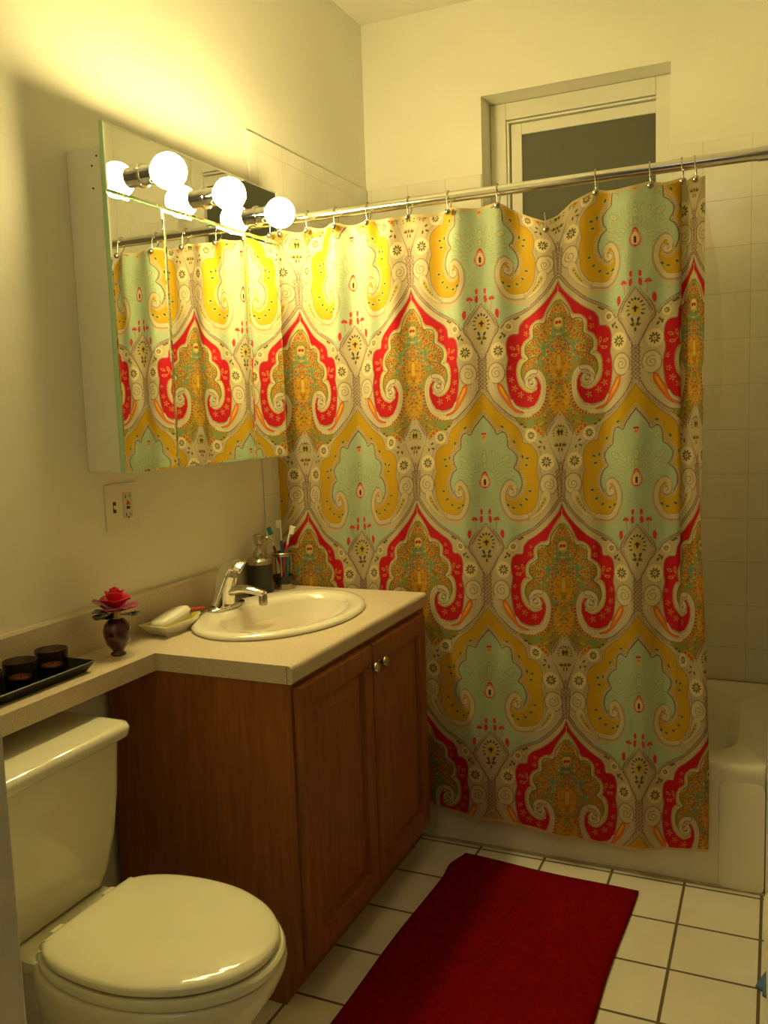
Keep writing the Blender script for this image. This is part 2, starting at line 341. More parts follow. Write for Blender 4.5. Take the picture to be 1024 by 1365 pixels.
def spl(P, n=6, closed=False):
    P = [Vector(p) for p in P]; N = len(P); out = []
    for i in range(N if closed else N-1):
        g = (lambda k: P[k % N]) if closed else (lambda k: P[min(max(k, 0), N-1)])
        a, b, c, d = g(i-1), g(i), g(i+1), g(i+2)
        for k in range(n):
            t = k/n; out.append(.5*((2*b)+(c-a)*t+(2*a-5*b+4*c-d)*t*t+(-a+3*b-3*c+d)*t**3))
    if not closed: out.append(P[-1])
    return out

# ================================================================= materials
class NT:
    def __init__(s, name):
        s.m = bpy.data.materials.new(name); s.m.use_nodes = True; s.t = s.m.node_tree; s.n = s.t.nodes
        s.b = s.n['Principled BSDF']
    def new(s, k, **kw):
        n = s.n.new(k)
        for a, v in kw.items(): setattr(n, a, v)
        return n
    def link(s, a, b): s.t.links.new(a, b)
    def coords(s, scale=(1, 1, 1), loc=(0, 0, 0), rot=(0, 0, 0), kind='Object'):
        c = s.new('ShaderNodeTexCoord'); m = s.new('ShaderNodeMapping'); m.inputs['Scale'].default_value = scale; m.inputs['Location'].default_value = loc; m.inputs['Rotation'].default_value = rot
        s.link(c.outputs[kind], m.inputs['Vector']); return m.outputs['Vector']
    def noise(s, vec, scale, detail=3, rough=.5):
        n = s.new('ShaderNodeTexNoise'); n.inputs['Scale'].default_value = scale; n.inputs['Detail'].default_value = detail; n.inputs['Roughness'].default_value = rough
        s.link(vec, n.inputs['Vector']); return n.outputs['Fac']
    def ramp(s, fac, stops):
        r = s.new('ShaderNodeValToRGB'); e = r.color_ramp.elements
        while len(e) < len(stops): e.new(.5)
        for el, (p, c) in zip(e, stops): el.position = p; el.color = (*c, 1)
        s.link(fac, r.inputs['Fac']); return r.outputs['Color']
    def bump(s, h, strength, dist):
        b = s.new('ShaderNodeBump'); b.inputs['Strength'].default_value = strength; b.inputs['Distance'].default_value = dist
        s.link(h, b.inputs['Height']); s.link(b.outputs['Normal'], s.b.inputs['Normal'])
def plain(name, col, rough=.5, metal=0, var=.04, scale=20, bump=0, bscale=200, coat=0, spec=None, trans=0, ior=None):
    t = NT(name); v = t.coords()
    f = t.noise(v, scale)
    c = t.ramp(f, [(.3, tuple(x*(1-var) for x in col)), (.7, tuple(min(1, x*(1+var)) for x in col))]); t.link(c, t.b.inputs['Base Color'])
    t.b.inputs['Roughness'].default_value = rough; t.b.inputs['Metallic'].default_value = metal
    if coat: t.b.inputs['Coat Weight'].default_value = coat; t.b.inputs['Coat Roughness'].default_value = .08
    if spec is not None: t.b.inputs['Specular IOR Level'].default_value = spec
    if trans: t.b.inputs['Transmission Weight'].default_value = trans
    if ior: t.b.inputs['IOR'].default_value = ior
    if bump: t.bump(t.noise(v, bscale), bump, .001)
    return t.m
def tile_mat(name, rot, loc, w, h, mortar, c1, c2, cm, rough, bump=.35, kind='Object'):
    """square tiles in world axes: objects using it have their origin at the world origin"""
    t = NT(name); v = t.coords(rot=rot, loc=loc)
    br = t.new('ShaderNodeTexBrick'); br.offset = 0; br.squash = 1
    for k, x in (('Scale', 1), ('Mortar Size', mortar), ('Mortar Smooth', .15), ('Bias', 0), ('Brick Width', w), ('Row Height', h)): br.inputs[k].default_value = x
    br.inputs['Color1'].default_value = (*c1, 1); br.inputs['Color2'].default_value = (*c2, 1); br.inputs['Mortar'].default_value = (*cm, 1)
    t.link(v, br.inputs['Vector'])
    mx = t.new('ShaderNodeMix', data_type='RGBA', blend_type='MULTIPLY'); mx.inputs['Factor'].default_value = 1
    t.link(br.outputs['Color'], mx.inputs['A']); t.link(t.ramp(t.noise(t.coords(), 9, 4), [(.3, (.93, .92, .9)), (.7, (1, 1, 1))]), mx.inputs['B'])
    t.link(mx.outputs['Result'], t.b.inputs['Base Color'])
    mr = t.new('ShaderNodeMapRange'); mr.inputs['To Min'].default_value = rough; mr.inputs['To Max'].default_value = .8; t.link(br.outputs['Fac'], mr.inputs['Value']); t.link(mr.outputs['Result'], t.b.inputs['Roughness'])
    inv = t.new('ShaderNodeMath', operation='SUBTRACT'); inv.inputs[0].default_value = 1; t.link(br.outputs['Fac'], inv.inputs[1]); t.bump(inv.outputs[0], bump, .0015)
    return t.m
PAINT = plain('wall_paint', (.82, .80, .70), .55, var=.02, scale=3, bump=.06, bscale=90)
CEIL = plain('ceiling_paint', (.80, .77, .68), .7, var=.02, scale=3)
BOUNCECUT = plain('bounce_cut_paint', (.34, .30, .24), .7, var=.03, scale=3)  # dark colour on the unseen rear and right walls, to cut bounce light
TRIM = plain('window_gloss_paint', (.78, .76, .66), .4, var=.03, scale=8)
R90 = math.pi/2
BT = tile_mat('back_wall_tile', (-R90, 0, 0), (-(1.401-9*.1562)+.0, -(.334-2*.1562), 0), .1562, .1562, .0013, (.84, .82, .72), (.86, .83, .73), (.64, .60, .46), .13)
LT = tile_mat('side_wall_tile', (-R90, 0, R90), (0, 0, 0), .1562, .1562, .0013, (.84, .82, .72), (.86, .83, .73), (.64, .60, .46), .13)
FT = tile_mat('floor_tile', (0, 0, 0), (0, 0, 0), .2032, .2032, .0042, (.74, .70, .58), (.77, .72, .60), (.13, .095, .05), .22, .5)
def fix_tile(m, ox, oy, swap=None):
    """re-wire the tile coordinates as explicit world axes (ox, oy = position of one grout crossing)"""
    nt = m.node_tree; mp = [n for n in nt.nodes if n.type == 'MAPPING'][0]; br = [n for n in nt.nodes if n.type == 'TEX_BRICK'][0]
    g = nt.nodes.new('ShaderNodeNewGeometry'); sp = nt.nodes.new('ShaderNodeSeparateXYZ'); cb = nt.nodes.new('ShaderNodeCombineXYZ'); nt.links.new(g.outputs['Position'], sp.inputs[0])
    for i, (ax, off) in enumerate(zip(swap, (ox, oy))):
        s = nt.nodes.new('ShaderNodeMath'); s.operation = 'SUBTRACT'; s.inputs[1].default_value = off-20*(.1562 if m is not FT else .2032); nt.links.new(sp.outputs[ax], s.inputs[0]); nt.links.new(s.outputs[0], cb.inputs[i])
    nt.links.new(cb.outputs[0], br.inputs['Vector'])
fix_tile(BT, 1.401, .334, (0, 2)); fix_tile(LT, 2.479, .334, (1, 2)); fix_tile(FT, 1.4705, 2.2917, (0, 1))

def wood():
    t = NT('maple_stained_wood'); v = t.coords(scale=(9, 9, .8)); n = t.noise(v, 6, 5, .6)
    v2 = t.coords(scale=(60, 60, 1.5)); n2 = t.noise(v2, 8, 3, .6)
    c = t.ramp(n, [(.25, (.235, .076, .018)), (.55, (.33, .112, .027)), (.8, (.41, .150, .040))])
    mx = t.new('ShaderNodeMix', data_type='RGBA', blend_type='MULTIPLY'); mx.inputs['Factor'].default_value = .6; t.link(c, mx.inputs['A']); t.link(t.ramp(n2, [(.3, (.72, .68, .62)), (.7, (1, 1, 1))]), mx.inputs['B'])
    t.link(mx.outputs['Result'], t.b.inputs['Base Color']); t.b.inputs['Roughness'].default_value = .42; t.b.inputs['Specular IOR Level'].default_value = .3; t.bump(n2, .12, .0006); return t.m
WOOD = wood()
def laminate():
    t = NT('speckled_laminate'); v = t.coords(); n = t.noise(v, 420, 2, .7); n2 = t.noise(v, 30, 3)
    c = t.ramp(n, [(.32, (.46, .36, .24)), (.5, (.62, .52, .38)), (.7, (.72, .63, .48))]); t.link(c, t.b.inputs['Base Color']); t.b.inputs['Roughness'].default_value = .32; return t.m
LAM = laminate()
PORC = plain('porcelain_bone', (.80, .76, .62), .07, var=.01, coat=.4)
TOIL = plain('toilet_ceramic', (.78, .75, .58), .10, var=.01, coat=.3)
SEAT = plain('toilet_seat_plastic', (.80, .77, .56), .09, var=.01)
TUBM = plain('tub_enamel', (.80, .77, .63), .12, var=.02, scale=5)
CHROME = plain('chrome', (.82, .81, .78), .07, 1, var=.01)
NICKEL = plain('brushed_nickel', (.50, .45, .37), .26, 1, var=.05, scale=60)
ROD = plain('rod_chrome', (.80, .78, .70), .14, 1, var=.02)
WHITE = plain('white_enamelled_steel', (.78, .77, .70), .35, var=.02)
PLATE = plain('ivory_plastic', (.80, .76, .62), .3, var=.01)
BLACKP = plain('black_plastic', (.02, .018, .016), .3)
REDP = plain('red_plastic', (.62, .03, .02), .3)
LACQ = plain('black_lacquer', (.010, .011, .009), .40, spec=.3)
SOAPB = plain('black_rubber_coating', (.022, .020, .018), .55)
def smoked():
    t = NT('smoked_glass'); tr = t.new('ShaderNodeBsdfTransparent'); tr.inputs['Color'].default_value = (.62, .54, .45, 1); mix = t.new('ShaderNodeMixShader')
    t.b.inputs['Base Color'].default_value = (.012, .010, .009, 1); t.b.inputs['Roughness'].default_value = .06
    lw = t.new('ShaderNodeLayerWeight'); lw.inputs['Blend'].default_value = .28; ad = t.new('ShaderNodeMath', operation='ADD'); ad.inputs[1].default_value = .12; t.link(lw.outputs['Facing'], ad.inputs[0])
    t.link(ad.outputs[0], mix.inputs[0]); t.link(tr.outputs[0], mix.inputs[1]); t.link(t.b.outputs[0], mix.inputs[2]); t.link(mix.outputs[0], t.n['Material Output'].inputs['Surface']); return t.m
GLASSD = smoked()
WAX = plain('candle_wax', (.52, .22, .09), .5)
SOAPM = plain('soap', (.82, .78, .66), .4)
DISH = plain('glazed_dish', (.80, .77, .66), .12, coat=.3)
DISHY = plain('yellow_glaze', (.74, .68, .20), .12)
VASEM = plain('purple_glass', (.075, .018, .028), .06, coat=.5, var=.3, scale=30)
GOLDG = plain('amber_glass_neck', (.62, .50, .16), .15)
PETR = plain('red_glass_petal', (.62, .010, .035), .16, coat=.3, var=.15)
PETM = plain('magenta_glass_petal', (.33, .02, .12), .14, coat=.3, var=.3, scale=35)
PETD = plain('dark_green_glass_leaf', (.012, .030, .022), .12, coat=.3)
SLOT = plain('dark_slot', (.03, .022, .015), .6)
BINM = plain('white_bin_plastic', (.82, .80, .64), .3)
BLUE = plain('blue_cloth', (.10, .20, .42), .85, bump=.3)
SEAL = plain('grey_caulk', (.42, .34, .20), .7, var=.2, scale=30)
def pane_mat():
    t = NT('frosted_night_glass'); t.b.inputs['Base Color'].default_value = (.105, .105, .07, 1); t.b.inputs['Roughness'].default_value = .62
    v = t.coords(); t.bump(t.noise(v, 260, 2), .35, .001); return t.m
PANE = pane_mat()
def mirror_mat():
    t = NT('silvered_mirror'); t.b.inputs['Base Color'].default_value = (.90, .92, .87, 1); t.b.inputs['Metallic'].default_value = 1; t.b.inputs['Roughness'].default_value = .003; return t.m
MIRR = mirror_mat()
GEDGE = plain('green_glass_edge', (.42, .66, .40), .08, var=.05)
def bulb_mat():
    t = NT('lit_frosted_bulb'); t.b.inputs['Base Color'].default_value = (.9, .88, .8, 1); t.b.inputs['Emission Color'].default_value = (*BULB_COL, 1); t.b.inputs['Emission Strength'].default_value = BULB_W; return t.m
BULBM = bulb_mat()
def rug_mat():
    t = NT('burgundy_chenille'); v = t.coords(scale=(1, 1, 1)); n = t.noise(v, 55, 4, .7); w = t.new('ShaderNodeTexWave', wave_type='BANDS', bands_direction='Y'); w.inputs['Scale'].default_value = 42; w.inputs['Distortion'].default_value = 1.2; w.inputs['Detail'].default_value = 2
    t.link(v, w.inputs['Vector']); c = t.ramp(n, [(.3, (.17, .0015, .003)), (.7, (.25, .0025, .005))]); t.link(c, t.b.inputs['Base Color']); t.b.inputs['Roughness'].default_value = .95
    ad = t.new('ShaderNodeMath', operation='ADD'); t.link(w.outputs['Fac'], ad.inputs[0]); t.link(t.noise(v, 600, 2), ad.inputs[1]); t.bump(ad.outputs[0], .6, .003); t.b.inputs['Specular IOR Level'].default_value = .05; return t.m
RUG = rug_mat()
def liner_mat():
    t = NT('clear_vinyl_liner'); tr = t.new('ShaderNodeBsdfTransparent'); tr.inputs['Color'].default_value = (.97, .97, .94, 1); mix = t.new('ShaderNodeMixShader')
    t.b.inputs['Base Color'].default_value = (.8, .8, .74, 1); t.b.inputs['Roughness'].default_value = .12
    fr = t.new('ShaderNodeFresnel'); fr.inputs['IOR'].default_value = 1.35; ad = t.new('ShaderNodeMath', operation='ADD'); ad.inputs[1].default_value = .05; t.link(fr.outputs[0], ad.inputs[0])
    t.link(ad.outputs[0], mix.inputs[0]); t.link(tr.outputs[0], mix.inputs[1]); t.link(t.b.outputs[0], mix.inputs[2]); t.link(mix.outputs[0], t.n['Material Output'].inputs['Surface']); return t.m
LINER = liner_mat()
def cloth_mat():
    t = NT('printed_cotton'); a = t.new('ShaderNodeAttribute', attribute_name='print'); t.link(a.outputs['Color'], t.b.inputs['Base Color']); t.b.inputs['Roughness'].default_value = .75; t.b.inputs['Specular IOR Level'].default_value = .25
    t.bump(t.noise(t.coords(), 900, 2), .15, .0005)
    tl = t.new('ShaderNodeBsdfTranslucent'); mx = t.new('ShaderNodeMixShader'); mx.inputs[0].default_value = .42; t.link(a.outputs['Color'], tl.inputs['Color']); t.link(t.b.outputs[0], mx.inputs[1]); t.link(tl.outputs[0], mx.inputs[2]); t.link(mx.outputs[0], t.n['Material Output'].inputs['Surface']); return t.m
CLOTH = cloth_mat()

# ================================================================= the room
XW, YB, ZC, T = -.03, 3.3126, 2.886, 2.510
def struct(name, bm, m, parent=None, origin=(0, 0, 0)):
    o = obj(name, bm, m, parent, origin=origin)
    if not parent: o['kind'] = 'structure'
    return o
struct('floor', bx(NB(), -.2, 2.35, -1.3, 3.6, -.1, 0), FT)
struct('ceiling', bx(NB(), -.2, 2.35, -1.3, 3.6, ZC, ZC+.1), CEIL)
wl = struct('wall_left', bx(NB(), -.2, XW, -1.3, 3.6, 0, ZC), PAINT)
struct('tile_panel', bx(NB(), XW, XW+.007, 2.428, YB-.007, .30, 2.256, .002, 1), LT, wl)
# back wall with a splayed window recess
b = NB(); wx0, wx1, wz0, wz1 = .4555, 1.138, 1.62, 2.538
bx(b, XW, wx0, YB, 3.6, 0, ZC); bx(b, wx1, 1.478, YB, 3.6, 0, ZC); bx(b, wx0, wx1, YB, 3.6, 0, wz0); bx(b, wx0, wx1, YB, 3.6, wz1, ZC)
wb = struct('wall_back', b, PAINT)
b = NB(); bx(b, XW+.007, wx0-.003, YB-.007, YB, .30, 2.256, .002, 1); bx(b, wx1+.003, 1.478, YB-.007, YB, .30, 2.256, .002, 1); bx(b, wx0-.003, wx1+.003, YB-.007, YB, .30, wz0, .002, 1)
struct('tile_panel', b, BT, wb)
struct('wall_alcove', bx(NB(), 1.479, 2.35, 2.49, 3.6, 0, ZC), PAINT)
struct('wall_right', bx(NB(), 2.2, 2.35, -1.3, 2.49, 0, ZC), BOUNCECUT)
struct('wall_rear', bx(NB(), XW, 2.2, -1.3, -1.2, 0, ZC), BOUNCECUT)
struct('wall_front', bx(NB(), XW, .607, .64, .772, 0, ZC, .004), plain('grey_door_jamb_paint', (.62, .62, .58), .45, var=.03))
# window: painted frame, sash and a frosted pane, night outside
w = NB(); d0 = 3.425
def frame(bm, x0, x1, z0, z1, wd, y0, y1, bev=.003):
    bx(bm, x0, x0+wd, y0, y1, z0, z1, bev); bx(bm, x1-wd, x1, y0, y1, z0, z1, bev); bx(bm, x0+wd, x1-wd, y0, y1, z1-wd, z1, bev); bx(bm, x0+wd, x1-wd, y0, y1, z0, z0+wd, bev)
win = struct('window_1', bx(NB(), wx0, wx1, 3.47, 3.50, wz0, wz1), TRIM)
f = NB(); frame(f, .457, 1.137, wz0+.002, wz1-.002, .062, d0, 3.47)
struct('window_frame', f, TRIM, win)
f = NB(); frame(f, .521, 1.136, wz0+.066, 2.470, .008, d0+.004, 3.468, .002); frame(f, .535, 1.128, wz0+.080, 2.458, .042, d0+.014, 3.466, .003)
struct('window_sash', f, TRIM, win)
struct('window_pane', bx(NB(), .578, 1.115, d0+.022, d0+.026, wz0+.12, 2.418), PANE, win)
f = NB(); bx(f, .4558, wx1-.0005, YB-.012, d0, wz0, wz0+.02, .004); struct('window_sill', f, TRIM, win)

# ================================================================= bathtub
t = thing('bathtub', 'bone white alcove bathtub with curved apron, partly behind the paisley curtain', 'bathtub', (.72, 2.9, 0))
x0, x1, y1 = XW+.008, 1.4775, YB-.0085
b = NB()
rings = [rrect(x0, x1, T+.010, y1, .012, 0), rrect(x0, x1, T+.010, y1, .012, .30), rrect(x0, x1, T+.002, y1, .014, .335), rrect(x0, x1, T, y1, .016, .352), rrect(x0, x1, T+.006, y1, .018, .364), rrect(x0, x1, T+.016, y1-.002, .02, .368)]
ins = [rrect(x0+.07, x1-.075, T+.085, y1-.055, .13, .366, 6), rrect(x0+.078, x1-.083, T+.095, y1-.063, .13, .358, 6), rrect(x0+.10, x1-.11, T+.11, y1-.075, .13, .26, 6), rrect(x0+.16, x1-.17, T+.14, y1-.10, .12, .10, 6), rrect(x0+.22, x1-.24, T+.19, y1-.15, .10, .075, 6)]
loft(b, rings+ins, True, True); body = obj('tub_shell', b, TUBM, t); sharp(body, 50)
# raised panels at the ends of the apron
def rpx(xa, xb, za, zb, r, y): return [(x, y, z) for x, z, _ in rrect(xa, xb, za, zb, r, 0, 6)]
for xa, xb in ((x0+.002, .10), (1.358, x1+.02)):
    b = NB(); xb_ = min(xb, x1-.001); loft(b, [rpx(xa-.003, xb_, .0, .321, .024, T+.013), rpx(xa, xb_, .0, .318, .022, T+.006), rpx(xa+.004, xb_-.001, .001, .314, .02, T+.0045)]); obj('apron_panel', b, TUBM, t)
b = NB(); bx(b, x0, x1, T+.002, T+.011, 0, .006, .001); obj('caulk_line', b, SEAL, t, label='grey caulk along the foot')
b = NB(); bx(b, x0, x1, y1-.006, y1, .366, .372, .001); obj('caulk_line', b, SEAL, t, label='grey caulk along the wall')

# ================================================================= shower rod, rings, curtain, liner
RY, RZ, CY = 2.476, 1.981, 2.480
t = thing('shower_rod', 'chrome tension rod across the tub carrying the curtain rings', 'shower rod', (.72, RY, RZ))
b = NB(); tube(b, [(XW+.012, RY, RZ), (1.44, RY, RZ)], .0150, 24); sharp(obj('tube', b, ROD, t))
b = NB(); tube(b, [(1.435, RY, RZ), (1.470, RY, RZ)], .0180, 24); sharp(obj('collar', b, CHROME, t))
for xa, xb in ((XW, XW+.012), (1.468, 1.479)):
    b = NB(); tube(b, [(xa, RY, RZ), (xb, RY, RZ)], .024, 24); sharp(obj('end_flange', b, NICKEL, t))
ring_x = [.058, .153, .249, .358, .491, .615, .762, 1.035, 1.176, 1.256, 1.288]
KS = np.array([-.10, 0, .23, .46, .69, .92, 1.15, 1.262]); KX = np.array([.004, .1, .291, .484, .703, .929, 1.138, 1.250])
def s_of(x): return float(np.interp(x, KX, KS)) if x < 1.25 else {1.256: 1.266, 1.288: 1.375}.get(x, 1.35)
def curtain():
    st = .00165
    s = np.arange(-.10, 1.425, st); v = np.linspace(0, 1, 1120)
    top = np.interp(s, np.r_[KS, 1.275, 1.300, 1.335, 1.350, 1.425], np.r_[KX, 1.256, 1.234, 1.252, 1.266, 1.312])
    bot = np.interp(s, [-.10, 0, .23, .46, .69, .92, 1.15, 1.265, 1.372, 1.380, 1.425], [.004, .098, .288, .480, .705, .940, 1.147, 1.245, 1.331, 1.334, 1.300])
    yt = np.interp(s, [0, 1.258, 1.275, 1.300, 1.335, 1.36, 1.425], [0, 0, .004, .010, .018, .016, .010]); yb_ = np.interp(s, [0, 1.36, 1.38, 1.425], [0, 0, .006, .010])
    k = np.exp(-np.linspace(-2, 2, 9)**2); k /= k.sum()
    sm = lambda a: np.r_[a[:4], np.convolve(a, k, 'valid'), a[-4:]]
    for _ in range(2): top, bot, yt, yb_ = sm(top), sm(bot), sm(yt), sm(yb_)
    # hem heights
    rs = [-.10]+[s_of(x) for x in ring_x]+[1.425]; zt = np.full(s.shape, 1.951)
    for a, c in zip(rs[:-1], rs[1:]):
        m = (s >= a) & (s <= c); u = (s[m]-a)/(c-a); zt[m] -= .0085*np.sin(np.pi*u)*min(1, (c-a)/.1)
    dip = np.interp(s, [.748, .80, .85, .885, .92, .965, 1.034], [0, .030, .056, .070, .058, .026, 0])
    zt = np.interp(s, [.748, 1.034], [1, 1])*zt; m = (s > .748) & (s < 1.034); zt[m] = 1.951
    zb = np.interp(s, [-.1, .46, .8, 1.06, 1.2, 1.425], [.135, .122, .100, .086, .100, .125])
    S, V = np.meshgrid(s, v); Z0 = zb+(zt-zb)*V
    Z = Z0-dip*np.exp(-(zt-Z0)/.20)
    w = np.clip((Z0-.25)/1.45, 0, 1); w = w*w*(3-2*w)
    X = top*w+bot*(1-w)
    hang = np.clip((Z0-1.2)/.75, 0, 1)**1.5
    F = .0095*np.sin(2*np.pi*S/.245+.7+.5*np.sin(4*S)+.25*np.sin(2.2*Z0))*(1+.15*hang)+.0055*np.sin(2*np.pi*S/.118+1.9*np.sin(2.6*S)+.5*Z0)*(.5+.95*hang)
    for x in ring_x:                                 # soft pleats falling from each ring
        q = s_of(x); F -= .007*hang*np.exp(-((S-q)/.028)**2)
    F += .004*np.exp(-((S-.885)/.03)**2)*hang
    F += .0012*np.sin(55*S+9*Z0+2*np.sin(6*Z0))*np.sin(11*Z0+5*S)+.0010*np.sin(90*S-14*Z0)*np.sin(7*Z0+9*S+1)
    damp = np.clip((1.275-S)/.05, .25, 1)
    F = np.clip(F, -.022, .022)*damp
    Y = CY+F+yt*w+yb_*(1-w)
    co = np.stack([X, Y, Z], -1).reshape(-1, 3)
    # colours of the print
    cell = paint_fabric(); H, Wc = cell.shape[:2]
    sh = np.interp(X, [.1, .29, .48, .93, 1.14, 1.3], [-.038, -.036, -.004, 0, .006, .012])
    q = dip*np.exp(-(zt-Z0)/.20)
    xm = np.abs(((S+.23+PU/2) % PU)-PU/2); vm = ((1.094+sh-(Z+q))*(.640/.641)) % PV
    px = xm/Print.Q; py = vm/Print.Q
    i0 = np.clip(px.astype(int), 0, Wc-2); j0 = py.astype(int) % H; fx = np.clip(px-i0, 0, 1)[..., None]; fy = (py-np.floor(py))[..., None]; j1 = (j0+1) % H
    col = (cell[j0, i0]*(1-fx)+cell[j0, i0+1]*fx)*(1-fy)+(cell[j1, i0]*(1-fx)+cell[j1, i0+1]*fx)*fy
    edge = (V > 1-.004) | (V < .004); col[edge] = lin(214, 190, 140)
    n, m = S.shape; idx = np.arange(n*m).reshape(n, m)
    quads = np.stack([idx[:-1, :-1], idx[:-1, 1:], idx[1:, 1:], idx[1:, :-1]], -1).reshape(-1, 4)
    org = np.array([.66, CY, .09]); co -= org
    me = bpy.data.meshes.new('shower_curtain'); me.vertices.add(len(co)); me.vertices.foreach_set('co', co.astype(np.float32).ravel())
    me.loops.add(quads.size); me.loops.foreach_set('vertex_index', quads.ravel().astype(np.int32))
    me.polygons.add(len(quads)); me.polygons.foreach_set('loop_start', np.arange(0, quads.size, 4, dtype=np.int32)); me.polygons.foreach_set('use_smooth', np.ones(len(quads), bool))
    me.update(calc_edges=True)
    at = me.color_attributes.new('print', 'FLOAT_COLOR', 'POINT'); at.data.foreach_set('color', np.concatenate([col.reshape(-1, 3), np.ones((n*m, 1))], 1).astype(np.float32).ravel())
    me.materials.append(CLOTH)
    o = bpy.data.objects.new('shower_curtain', me); C.objects.link(o); o.location = org
    tag(o, 'red, mustard and aqua paisley damask fabric shower curtain hanging from the rod', 'shower curtain')
curtain()
def liner():
    b = NB(); n, m = 90, 60; rows = []
    for j in range(m):
        u = j/(m-1); z = .375+(1.935-.375)*u; row = []
        for i in range(n):
            s = i/(n-1); hg = max(0, (z-1.3)/.635)
            bulge = .055*math.sin(math.pi*min(1, max(0, (1.935-z)/.85)))*max(0, (s-.8)/.2)
            x = .01+1.290*s+bulge
            dip = float(np.interp(x, [.76, .85, .897, .95, 1.035], [0, .048, .062, .046, 0]))*math.exp(-(1.935-z)/.2)
            row.append(b.verts.new((x, 2.546+.006*math.sin(38*s)+.03*(1-u)*1.6-.0*hg, z-dip)))
        rows.append(row)
    for a, c in zip(rows[:-1], rows[1:]):
        for i in range(n-1): b.faces.new((a[i], a[i+1], c[i+1], c[i]))
    # hanging tabs up to the rod line
    o = obj('shower_curtain_liner', b, LINER, smooth=True, origin=(.66, 2.55, .37)); tag(o, 'clear vinyl liner hanging inside the tub behind the patterned curtain', 'shower curtain liner')
liner()
ORD = ['first', 'second', 'third', 'fourth', 'fifth', 'sixth', 'seventh', 'eighth', 'ninth', 'tenth', 'eleventh']
WHERE = ['behind the bulbs, nearest the side wall', 'just left of the rightmost bulb, partly hidden by it', 'first one clear of the bulbs', 'second one clear of the bulbs', 'third one clear of the bulbs', 'two rings left of the window', 'left end of the sagging hem', 'right end of the sagging hem, over the pane', 'near the right edge of the window pane', 'second from the right end', 'last at the right end']
def make_ring():
    r = thing('curtain_ring', '', 'curtain ring', (0, 0, 0), 'nickel curtain rings on the shower rod')
    pts = [(0.004, -.020, -.040), (.002, -.021, -.016), (0, -.0185, .004), (-.001, -.010, .016), (-.001, .002, .0185), (0, .0125, .012), (.001, .016, 0), (.002, .012, -.018), (.003, .004, -.029), (.004, -.008, -.037)]
    b = NB(); tube(b, spl(pts, 4), .0015, 8); obj('hook_wire', b, NICKEL, r, smooth=True)
    b = NB(); ball(b, (.004, -.026, -.046), .0092, u=16, v=10); obj('ball_end', b, NICKEL, r, smooth=True)
    return r
def dup(root, loc, label):
    r = root.copy(); C.objects.link(r); r.location = loc; r['label'] = label
    for ch in root.children:
        c = ch.copy(); C.objects.link(c); c.parent = r
    return r
proto = make_ring()
for i, x in enumerate(ring_x):
    lab = 'nickel curtain ring with ball end, '+WHERE[i]
    loc = (x, RY, RZ)
    if i == 0: proto.location = loc; proto['label'] = lab
    else: dup(proto, loc, lab)
r = dup(proto, (.893, 2.482, 1.886), 'nickel curtain ring slipped off the rod at the bottom of the sagging hem')
r.rotation_euler = (math.radians(-22), 0, math.radians(12))

# ================================================================= medicine cabinet and vanity light
MX, my0, my1 = .091, 1.634, 2.389
t = thing('medicine_cabinet', 'white wall cabinet with three mirror doors above the switch plate', 'medicine cabinet', (XW, 2.01, 1.248))
b = NB(); bx(b, XW, .070, 1.643, 2.382, 1.250, 2.0, .003); obj('cabinet_body', b, WHITE, t)
b = NB(); bx(b, .070, .0785, 1.6475, 2.376, 1.256, 1.886, .001); obj('door_gap_shade', b, plain('gap_shade_grey', (.30, .28, .24), .4), t)  # grey slab in the door gap, shadow line put into its colour
def slab(y0, y1_, z0, z1):
    b = NB(); xb, xf, bv = .0790, MX, .0055
    r = [[(xb, y0, z0), (xb, y1_, z0), (xb, y1_, z1), (xb, y0, z1)], [(xf-.0007, y0, z0), (xf-.0007, y1_, z0), (xf-.0007, y1_, z1), (xf-.0007, y0, z1)], [(xf, y0+bv, z0+bv), (xf, y1_-bv, z0+bv), (xf, y1_-bv, z1-bv), (xf, y0+bv, z1-bv)]]
    loft(b, r)
    for f in b.faces:
        c = f.calc_center_median()
        f.material_index = 0 if c.x > xf-.0008 else 1
    return b
for y0, y1_ in ((my0, 1.834), (1.8365, 2.2045), (2.207, my1)):
    d = obj('mirror_door', slab(y0, y1_, 1.247, 1.889), [MIRR, GEDGE], t)
for z in (1.955, 1.975, 1.905):
    b = NB(); lathe(b, [(.0025, 0), (.0025, .001)], (.045 if z != 1.975 else .060, 1.6421, z), 'y', 10); obj('screw_hole', b, SLOT, t)
t = thing('vanity_light', 'mirror faced light bar with three lit globe bulbs above the mirror doors', 'light fixture', (XW, 2.01, 1.892))
obj('mirror_face', slab(my0, my1, 1.8925, 2.046), [MIRR, GEDGE], t)
for y in (1.764, 2.018, 2.276):
    b = NB(); lathe(b, [(.029, 0), (.029, .004), (.0235, .005), (.0235, .030), (.0245, .031), (.0245, .040), (.018, .041), (.018, .036)], (MX, y, 1.954), 'x', 28); so = sharp(obj('socket', b, CHROME, t))
    b = NB(); prof = [(.013, -.052), (.014, -.040)]+[(.0425*math.sin(a), -.0425*math.cos(a)) for a in np.linspace(.42, math.pi-.02, 18)]
    lathe(b, prof, (.1685, y, 1.954), 'x', 32); obj('globe_bulb', b, BULBM, so, smooth=True)

